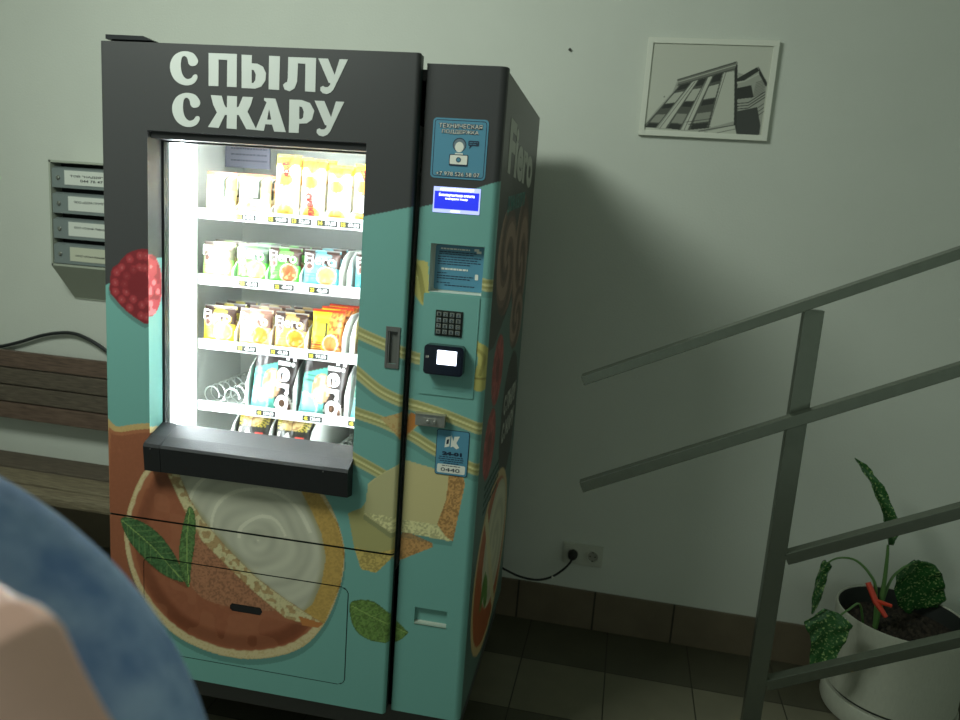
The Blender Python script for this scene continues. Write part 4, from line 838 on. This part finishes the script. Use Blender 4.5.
R5 = empty('power_cord', (1.0, -.1, .29)); tag(R5, 'black power cord plugged into the left outlet and leading behind the machine', 'power cord')
def o5(q): q.v = [(x - 1.0, y + .1, z - .29) for x, y, z in q.v]; return q
q = MB(); xp = sx0 + .038; q.lathe([(0, .030), (.010, .030), (.0165, .022), (.018, .012), (.018, 0), (0, 0)][::-1], 24, (xp, -.0165, zc), T=Matrix.Rotation(PI / 2, 4, 'X'))
bk = mat('black_cord', (20, 21, 20), .5); o5(q).build('plug', bk, R5, smooth=True)
cp = [(xp, -.038, zc - .004), (xp - .006, -.052, zc - .020)] + [(plane(u, v, (0, 1, 0), (0, yy, 0))[0], yy, plane(u, v, (0, 1, 0), (0, yy, 0))[2]) for u, v, yy in ((562, 570.5, -.065), (550, 577.5, -.08), (536, 579.8, -.10), (520, 576.5, -.12), (506, 570, -.14), (496, 564, -.16))] + [(.93, -.19, .33)]
q = MB(); q.tube(spline(cp, 6, False), .0042, 8); o5(q).build('cord', bk, R5, smooth=True)
pt = plane(552.5, 577, (0, 1, 0), (0, -.078, 0)); q = MB(); q.tube([(pt[0] - .003, -.078, pt[2] - .002), (pt[0] + .003, -.077, pt[2] + .002)], .0055, 8); o5(q).build('cord_clip', palew, R5)

# ------------------------------------------------------------------ nail in the wall
nx, nz = onwall(570, 50); q = MB(); q.lathe([(0, 0), (.0022, 0), (.0022, .006), (.005, .006), (.005, .0075), (0, .0078)], 12, (nx, 0, nz), T=Matrix.Rotation(PI / 2, 4, 'X'))
tag(q.build('nail', mat('dark_nail', (60, 60, 54), .5, .6)), 'small dark nail in the bare wall between the machine and the framed picture', 'nail')

# ------------------------------------------------------------------ framed picture
fp0 = (1.3228, 2.1952); FW, FH = .425, .3199
R6 = empty('framed_picture', (fp0[0] + FW / 2, 0, fp0[1] - FH / 2)); tag(R6, 'black and white building photograph in a thin white frame hanging on the wall', 'picture')
q = MB(); fw = .018
for a, b in (((-FW / 2, -FH / 2), (FW / 2, -FH / 2 + fw)), ((-FW / 2, FH / 2 - fw), (FW / 2, FH / 2)), ((-FW / 2, -FH / 2 + fw), (-FW / 2 + fw, FH / 2 - fw)), ((FW / 2 - fw, -FH / 2 + fw), (FW / 2, FH / 2 - fw))): q.box((a[0], -.018, a[1]), (b[0], -.001, b[1]), bev=.0008)
q.build('frame', mat('frame_white', (222, 224, 210), .4), R6)
def paint_pic(X, Z):
    def mp(u, v):   # measured on the photograph of the print: corners of the frame in crop pixels
        a, b = onwall(620 + u / 5.144, 20 + v / 5.144, -.012); return (a - fp0[0] - FW / 2, b - fp0[1] + FH / 2)
    p = Paint(X, Z, (200, 202, 188), mp); W_ = (196, 198, 184); D_ = (58, 60, 56); M_ = (122, 124, 114); LG = (164, 166, 154)
    p.fill([(120, 545), (190, 460), (270, 372), (295, 312), (600, 212), (605, 590), (410, 575), (200, 560)], LG)
    p.fill([(295, 305), (600, 212), (602, 262), (300, 350)], M_)
    for k, o in enumerate((2, 14, 30, 42)): p.stroke([(295, 306 + o), (600, 214 + o * 1.15)], .0022, (D_, W_, D_, W_)[k], False)
    p.fill([(535, 272), (588, 262), (590, 520), (455, 556)], W_)
    for (a, b) in (((350, 322), (130, 552)), ((440, 295), (225, 556)), ((520, 278), (350, 565))):
        pass
    for q4 in ([(305, 336), (372, 318), (185, 556), (125, 552)], [(402, 308), (450, 296), (310, 566), (235, 556)], [(476, 288), (532, 270), (455, 556), (348, 566)]):
        p.fill(q4, (92, 94, 86))
        a, b, c, d = q4[0], q4[1], q4[-2], q4[-1]
        for t0, t1, cc in ((0, .14, D_), (.2, .44, (186, 188, 174)), (.46, .56, D_), (.58, .66, (90, 92, 84)), (.7, .88, (150, 152, 140)), (.9, 1, D_)):
            f = lambda t, s: (a[0] + (d[0] - a[0]) * t + ((b[0] + (c[0] - b[0]) * t) - (a[0] + (d[0] - a[0]) * t)) * s, a[1] + (d[1] - a[1]) * t + ((b[1] + (c[1] - b[1]) * t) - (a[1] + (d[1] - a[1]) * t)) * s)
            p.fill([f(t0, .12), f(t0, .9), f(t1, .9), f(t1, .12)], cc)
    for q4 in ([(374, 318), (400, 309), (232, 556), (196, 556)], [(452, 296), (474, 289), (346, 566), (316, 564)]): p.fill(q4, W_)
    for L in ([(300, 352), (120, 552)], [(385, 318), (205, 556)], [(452, 295), (330, 565)], [(590, 262), (588, 530)], [(545, 270), (455, 556)]): p.stroke(L, .0018, D_, False)
    p.fill([(590, 255), (605, 215), (604, 592), (585, 592)], D_)
    p.fill([(604, 270), (640, 280), (712, 238), (755, 335), (735, 480), (720, 600), (604, 595)], LG)
    p.fill([(604, 300), (705, 242), (716, 262), (640, 310), (604, 318)], D_); p.stroke([(604, 322), (640, 316), (716, 276)], .003, W_, False)
    p.fill([(604, 350), (675, 335), (688, 398), (604, 408)], D_)
    for k in range(9): p.stroke([(684 + k * 2, 350 - k * 9 + 45), (742 + k, 318 - k * 8 + 52)], .0015, D_, False)
    p.fill([(712, 238), (758, 325), (752, 345), (716, 280)], D_)
    for o in (0, 14, 28): p.stroke([(600, 430 + o), (660, 425 + o), (745, 370 + o)], .0028, D_, False)
    p.fill([(600, 470), (706, 448), (722, 540), (712, 604), (600, 596)], (70, 72, 68))
    for o in (0, 20, 40): p.stroke([(712, 450 + o), (740, 430 + o)], .002, D_, False)
    for k in range(4): p.stroke([(340 + 10 * k, 525 + 12 * k), (465, 508 + 14 * k)], .002, D_, False)
    p.fill([(440, 575), (590, 540), (600, 596), (500, 588)], W_); p.stroke([(405, 572), (592, 540)], .0025, D_, False); p.stroke([(480, 585), (595, 560)], .0018, D_, False)
    p.mix(np.hypot(X - mp(228, 395)[0], Z - mp(228, 395)[1]) < .0022, (90, 92, 86)); return p.C
xs5 = axis(-FW / 2 + fw - .002, FW / 2 - fw + .002, step=.0018); zs5 = axis(-FH / 2 + fw - .002, FH / 2 - fw + .002, step=.0018); Xp, Zp = np.meshgrid(xs5, zs5)
art_grid('print', xs5, zs5, lambda X, Z: np.stack([X, np.full_like(X, -.012), Z], 1), paint_pic(Xp.ravel(), Zp.ravel()), None, artmat('photo_print', .25, .5), R6)

# ------------------------------------------------------------------ stair railing
R7 = empty('stair_railing', (1.785, -.85, 0)); tag(R7, 'grey square tube metal stair railing with a post and four sloping bars', 'railing')
met = mat('railing_metal', (118, 124, 112), .27, .85, noise=.06, nscale=60)
def o7(q): q.v = [(x - 1.785, y + .85, z) for x, y, z in q.v]; return q
pz = lambda x: 1.158 + (x - 1.255) * .478
q = MB(); q.box((1.762, -.865, 0), (1.807, -.835, pz(1.785) - .02), bev=.0015); q.box((1.735, -.90, 0), (1.835, -.80, .006), bev=.002); o7(q).build('post', met, R7)
q = MB(); q.box((2.962, -.865, 0), (3.007, -.835, pz(2.985) - .02), bev=.0015); o7(q).build('post', met, R7)
def bar(name, x0, z0, x1, z1, y0, y1, h):
    a = Vector((x0, 0, z0)); b = Vector((x1, 0, z1)); d = (b - a); L = d.length; ang = math.atan2(d.z, d.x)
    T = Matrix.Translation((x0, 0, z0)) @ Matrix.Rotation(-ang, 4, 'Y'); q = MB(); q.box((0, y0, -h / 2), (L, y1, h / 2), T=T, bev=.0015); o7(q).build(name, met, R7)
bar('handrail', 1.255, 1.160, 3.1, 1.160 + 1.845 * .475, -.875, -.83, .024)
bar('rail', 1.279, .884, 3.1, .884 + 1.821 * .484, -.895, -.8655, .028)
bar('rail', 1.808, .757, 2.961, .757 + 1.153 * .488, -.865, -.835, .030)
bar('rail', 1.808, .402, 2.961, .402 + 1.153 * .485, -.865, -.835, .028)

# ------------------------------------------------------------------ plant in its pot
PXc, PYc = 2.353, -.215
R8 = empty('potted_plant', (PXc, PYc, 0)); tag(R8, 'drooping leafy houseplant in a large cream pot behind the stair railing', 'potted plant')
q = MB(); q.lathe([(0, .004), (.185, 0), (.203, .006), (.208, .02), (.206, .074), (.203, .078)], 72); q.lathe([(.190, .076), (.190, .088)], 72, mi=1); q.lathe([(.190, .088), (.1995, .090), (.201, .2), (.2005, .335), (.2025, .352), (.2005, .361), (.1965, .362), (.194, .358)], 72); q.lathe([(.194, .358), (.1915, .345), (.190, .20)], 72, mi=1)
q.lathe([(.203, .078), (.190, .078)], 72)
q.build('pot', [mat('cream_ceramic', (176, 178, 162), .5, bump=.6, nscale=160, stretch=(1, 1, .35), noise=.04), mat('groove_shade_and_inside', (44, 48, 44), .6)], R8, smooth=True)  # groove above the base coloured dark for its shade; inner wall dark too
def soil(u, v):
    r = u * .189; a = v * 2 * PI; x = r * math.cos(a); y = r * math.sin(a); h = .284 + .012 * math.sin(x * 60 + 1) * math.cos(y * 55) + .006 * math.sin(x * 190 + y * 130) + .004 * math.sin(y * 310 - x * 170); return (x, y, h if u < .98 else .30)
q = MB(); q.grid(soil, 40, 90); so = q.build('soil', mat('potting_soil', (64, 56, 44), .9, c2=(22, 20, 16), nscale=70, bump=1.0), R8); tag(so, kind='stuff')
lm = mat('glossy_leaf', (62, 118, 52), .26, coat=.4); nt = lm.node_tree; b = nt.nodes['Principled BSDF']
tc = nt.nodes.new('ShaderNodeTexCoord'); vo = nt.nodes.new('ShaderNodeTexNoise'); vo.inputs['Scale'].default_value = 120; vo.inputs['Detail'].default_value = 3; rp = nt.nodes.new('ShaderNodeValToRGB')
rp.color_ramp.elements[0].position = .56; rp.color_ramp.elements[0].color = (*lin((44, 92, 44)), 1); rp.color_ramp.elements[1].position = .66; rp.color_ramp.elements[1].color = (*lin((150, 178, 110)), 1)
nt.links.new(tc.outputs['Object'], vo.inputs['Vector']); nt.links.new(vo.outputs['Fac'], rp.inputs[0]); nt.links.new(rp.outputs[0], b.inputs['Base Color'])
bp = nt.nodes.new('ShaderNodeBump'); bp.inputs['Strength'].default_value = .5; bp.inputs['Distance'].default_value = .003; nt.links.new(vo.outputs['Fac'], bp.inputs['Height']); nt.links.new(bp.outputs[0], b.inputs['Normal'])
stm = mat('leaf_stem', (82, 120, 62), .45)
def W3(u, v, y): r = plane(u, v, (0, 1, 0), (0, y, 0)); return Vector((r[0] - PXc, y - PYc, r[2]))
def leaf(mid, wide, wvec, fold=.3, wav=.006, prof=None, seed=0, nm='leaf'):
    M_ = [Vector(p) for p in spline([tuple(m) for m in mid], 8, False)]; N = len(M_) - 1; wv = Vector(wvec).normalized(); K = 12; V = []; Fc = []
    for i, c in enumerate(M_):
        t = i / N; tg = (M_[min(i + 1, N)] - M_[max(i - 1, 0)]).normalized(); s = (wv - tg * wv.dot(tg)).normalized(); n = tg.cross(s)
        wd = wide * (np.interp(t, *prof) if prof else math.sin(PI * min(1, t ** .7)) ** .8)
        for k in range(-K, K + 1):
            a = k / K; V.append(c + s * a * wd + n * (abs(a) * wd * fold + wav * math.sin(t * 22 + a * 5 + seed) * abs(a) + .0015 * math.sin(t * 60 - abs(a) * 9)))
    R_ = 2 * K + 1; 
    q = MB(); q.add(V, [[i * R_ + k, i * R_ + k + 1, (i + 1) * R_ + k + 1, (i + 1) * R_ + k] for i in range(N) for k in range(2 * K)])
    o = q.build(nm, lm, R8, smooth=True, fix=False); so = o.modifiers.new('thick', 'SOLIDIFY'); so.thickness = .0009; return o
def stem(pts, r0, r1):
    S = spline([tuple(p) for p in pts], 8, False); q = MB(); q.tube(S, [r0 + (r1 - r0) * i / (len(S) - 1) for i in range(len(S))], 8); q.build('stem', stm, R8, smooth=True)
base = W3(879, 604, -.20); base.z = .28
stem([base, W3(883, 590, -.20), W3(887, 560, -.20), W3(888, 545, -.20)], .0095, .004)
leaf([W3(889, 545, -.20), W3(886, 520, -.20), W3(876, 492, -.205), W3(866, 474, -.20), W3(855, 458, -.195)], .034, (1, .5, -.1), -.9, .004, ([0, .12, .35, .6, .85, 1], [.25, .75, .72, .55, .35, .03]), 1)
stem([base, W3(876, 590, -.20), W3(869, 573, -.19), W3(855, 560, -.17), W3(838, 558, -.16), W3(826, 564, -.15)], .006, .0025)
leaf([W3(827, 562, -.15), W3(822, 574, -.148), W3(817, 592, -.15), W3(812, 614, -.16)], .028, (.9, -.5, .1), -1.0, .005, ([0, .1, .3, .6, .85, 1], [.3, .6, .55, .6, .4, .05]), 2)
b2 = W3(870, 600, -.25); b2.z = .282
stem([b2, W3(860, 605, -.30), W3(848, 610, -.36), W3(836, 617, -.42), W3(826, 613, -.425)], .004, .0025)
leaf([W3(826, 609, -.43), W3(827, 622, -.436), W3(826, 640, -.43), W3(817, 668, -.42)], .070, (1, -.1, -.10), .35, .006, ([0, .12, .3, .5, .8, 1], [.03, .45, 1., .80, .55, .30]), 3)
stem([base, W3(888, 586, -.19), W3(900, 570, -.17), W3(917, 561, -.15)], .006, .003)
leaf([W3(918, 560, -.15), W3(917, 572, -.135), W3(918, 590, -.11), W3(922, 608, -.09)], .088, (1, .1, -.18), .3, .006, ([0, .1, .3, .55, .8, 1], [.12, .55, .80, .88, .85, .5]), 4)
q = MB(); ra, rb, rc = W3(867, 588, -.215), W3(876, 602, -.24), W3(886, 617, -.26)
for P_ in (ra, rb, rc): P_.z = max(P_.z, .300)
q.tube([ra + Vector((0, 0, .02)), rb, rc], [.009, .010, .007], 6); q.tube([rb + Vector((.0, 0, .004)), rb + Vector((.045, -.012, .0))], [.008, .006], 6)
R9 = q.build('red_ribbon', mat('red_plastic', (206, 66, 44), .4), None); R9.location = (PXc, PYc, 0); tag(R9, 'red strip of plastic lying on the soil of the plant pot', 'ribbon')

# ------------------------------------------------------------------ person standing close by on the left
skin = mat('skin', (246, 196, 178), .5, noise=.04, nscale=30)
knit = mat('blue_knit', (182, 210, 248), .85, c2=(122, 156, 212), nscale=22, bump=1.0)
jeans = mat('dark_trousers', (48, 52, 66), .8, noise=.1, nscale=80)
PER = empty('person', (.74, -2.40, 0), 0); tag(PER, 'person in a blue knit top close to the camera, bare hand on the shoulder', 'person')
PO = Vector((.74, -2.40, 0))
def WP(u, v, t): r = CAM + t * ray(u, v); return tuple(float(x) for x in r)
def skinned(name, chains, m, parent, sub=2):
    V = []; E = []; Rr = []; idx = {}
    for ch in chains:
        prev = None
        for p, r in ch:
            key = tuple(round(x, 4) for x in p)
            if key not in idx: idx[key] = len(V); V.append(tuple(Vector(p) - PO)); Rr.append(r)
            if prev is not None: E.append((prev, idx[key]))
            prev = idx[key]
    me = bpy.data.meshes.new(name); me.from_pydata(V, E, []); o = bpy.data.objects.new(name, me); COL.objects.link(o)
    s = o.modifiers.new('skin', 'SKIN'); s.use_smooth_shade = True
    for i, r in enumerate(Rr):
        d = me.skin_vertices[0].data[i]; d.radius = (r, r) if not isinstance(r, tuple) else r; d.use_root = (i == 0)
    u = o.modifiers.new('sub', 'SUBSURF'); u.levels = sub; u.render_levels = sub
    bpy.context.view_layer.update()
    m2 = bpy.data.meshes.new_from_object(o.evaluated_get(bpy.context.evaluated_depsgraph_get())); o.modifiers.clear(); o.data = m2; m2.name = name; m2.materials.clear(); m2.materials.append(m); o.parent = parent
    m2.polygons.foreach_set('use_smooth', [True] * len(m2.polygons)); return o
c = lambda x, y, z: (x, y, z)
pel = c(.74, -2.38, .86); neck = c(.77, -2.375, 1.37); shR = WP(20, 684, .5); mR = WP(96, 788, .5); shL = c(.56, -2.375, 1.285)
elR = WP(150, 960, .5); wrR = c(1.05, -2.20, .88); elL = c(.60, -2.58, 1.02); 
wrL = WP(-120, 590, .36)
body = [[(pel, .085), (c(.75, -2.385, 1.02), .09), (c(.765, -2.385, 1.18), .095), (c(.77, -2.38, 1.27), .07), (neck, .055), (c(.775, -2.365, 1.43), .055), (c(.78, -2.355, 1.50), .088), (c(.78, -2.355, 1.57), .085), (c(.78, -2.36, 1.62), .045)],
        [(c(.77, -2.38, 1.27), .07), (shR, .062), (elR, .043), (wrR, .028)], [(c(.77, -2.38, 1.27), .07), (shL, .062), (elL, .043), (wrL, .028)],
        [(pel, .085), (c(.825, -2.38, .72), .060), (c(.84, -2.37, .46), .055), (c(.84, -2.40, .08), .036), (c(.84, -2.28, .035), .03)], [(pel, .085), (c(.655, -2.38, .72), .060), (c(.64, -2.37, .46), .055), (c(.64, -2.40, .08), .036), (c(.64, -2.28, .035), .03)]]
skinned('body', body, skin, PER)
top = [[(c(.74, -2.38, .80), .160), (c(.742, -2.38, .90), .158), (c(.75, -2.385, 1.02), .146), (c(.765, -2.385, 1.16), .150), (c(.79, -2.38, 1.245), .118), (c(.785, -2.377, 1.335), .072)],
       [(c(.79, -2.38, 1.245), .118), (WP(-85, 594, .5), .100), (shR, .100), (mR, .088), (elR, .066), (c(1.07, -2.26, .90), .050)], [(c(.79, -2.38, 1.245), .118), (shL, .088), (elL, .060), (tuple(.25 * np.array(elL) + .75 * np.array(wrL)), .044)]]
skinned('knit_top', top, knit, PER, 3)
tr_ = [[(c(.74, -2.38, 1.00), .12), (c(.74, -2.38, .90), .128), (c(.74, -2.38, .82), .125), (c(.825, -2.38, .72), .088), (c(.84, -2.37, .46), .070), (c(.84, -2.40, .10), .052)], [(c(.74, -2.38, .82), .125), (c(.655, -2.38, .72), .088), (c(.64, -2.37, .46), .070), (c(.64, -2.40, .10), .052)]]
skinned('trousers', tr_, jeans, PER)
for x in (.64, .84):
    q = MB(); q.box((x - .045 - PO.x, -2.45 - PO.y, 0), (x + .045 - PO.x, -2.20 - PO.y, .075), bev=.025); q.build('shoe', mat('shoe_black', (30, 30, 32), .5), PER, smooth=True)
# hair, ears, nose, eyes, mouth (facing the machine)
q = MB()
def hairf(u, v):
    a = v * 2 * PI; ph = u * PI * .62; r = .108 + .003 * math.sin(a * 40); x = r * .86 * math.sin(ph) * math.cos(a); y = r * math.sin(ph) * math.sin(a) - .014; z = r * 1.12 * math.cos(ph)
    if y > .03: z = max(z, .035)
    return (.78 + x - PO.x, -2.36 + y - PO.y, 1.535 + z)
q.grid(hairf, 16, 48); q.build('hair', mat('brown_hair', (62, 46, 36), .6, noise=.2, nscale=90, bump=.6), PER, smooth=True)
for s in (-1, 1):
    q = MB(); q.lathe([(0, -.026), (.010, -.018), (.012, 0), (.010, .018), (0, .026)], 12, (.78 + s * .086 - PO.x, -2.36 - PO.y, 1.515)); q.build('ear', skin, PER, smooth=True)
    q = MB(); q.lathe([(0, -.011), (.008, -.008), (.0115, 0), (.008, .008), (0, .011)], 12, (.78 + s * .030 - PO.x, -2.276 - PO.y, 1.525)); q.build('eye', mat('eye_white', (225, 222, 214), .2), PER, smooth=True)
q = MB(); q.tube([(.78 - PO.x, -2.272 - PO.y, 1.53), (.78 - PO.x, -2.252 - PO.y, 1.492), (.78 - PO.x, -2.274 - PO.y, 1.486)], [.006, .012, .008], 8); q.build('nose', skin, PER, smooth=True)
q = MB(); q.tube([(.758 - PO.x, -2.280 - PO.y, 1.458), (.78 - PO.x, -2.272 - PO.y, 1.455), (.802 - PO.x, -2.280 - PO.y, 1.458)], [.003, .005, .003], 8); q.build('mouth', mat('lips', (176, 100, 92), .5), PER, smooth=True)
# left hand laid on the right upper arm, fingers apart
wr = WP(-120, 590, .36)
palm_root = (WP(28, 706, .335), .034)
hand = [[(wr, .028), (WP(-52, 632, .345), .034), palm_root]]
for (a, b, d_) in (((98, 752), (136, 810), (150, 860)), ((52, 785), (92, 838), (112, 888)), ((22, 806), (58, 858), (76, 900)), ((-10, 822), (20, 868), (34, 900))):
    hand.append([palm_root, (WP(*a, .34), .0125), (WP(*b, .35), .0110), (WP(*d_, .365), .0090)])
hand.append([(WP(-52, 632, .345), .034), (WP(-80, 740, .335), .014), (WP(-60, 800, .335), .0125), (WP(-30, 840, .345), .010)])
skinned('hand', hand, skin, PER, 3)
wx, wy, wz = wrR
kn = c(wx - .01, wy + .05, wz - .02); hr = [[(wrR, .026), (kn, .03)]]
for k in range(4): hr.append([(kn, .03), (c(wx - .035 + .017 * k, wy + .09, wz - .035), .0095), (c(wx - .036 + .018 * k, wy + .115, wz - .055), .0085), (c(wx - .036 + .018 * k, wy + .12, wz - .078), .0075)])
hr.append([(kn, .03), (c(wx - .045, wy + .05, wz - .03), .011), (c(wx - .055, wy + .075, wz - .045), .009)])
skinned('hand', hr, skin, PER)
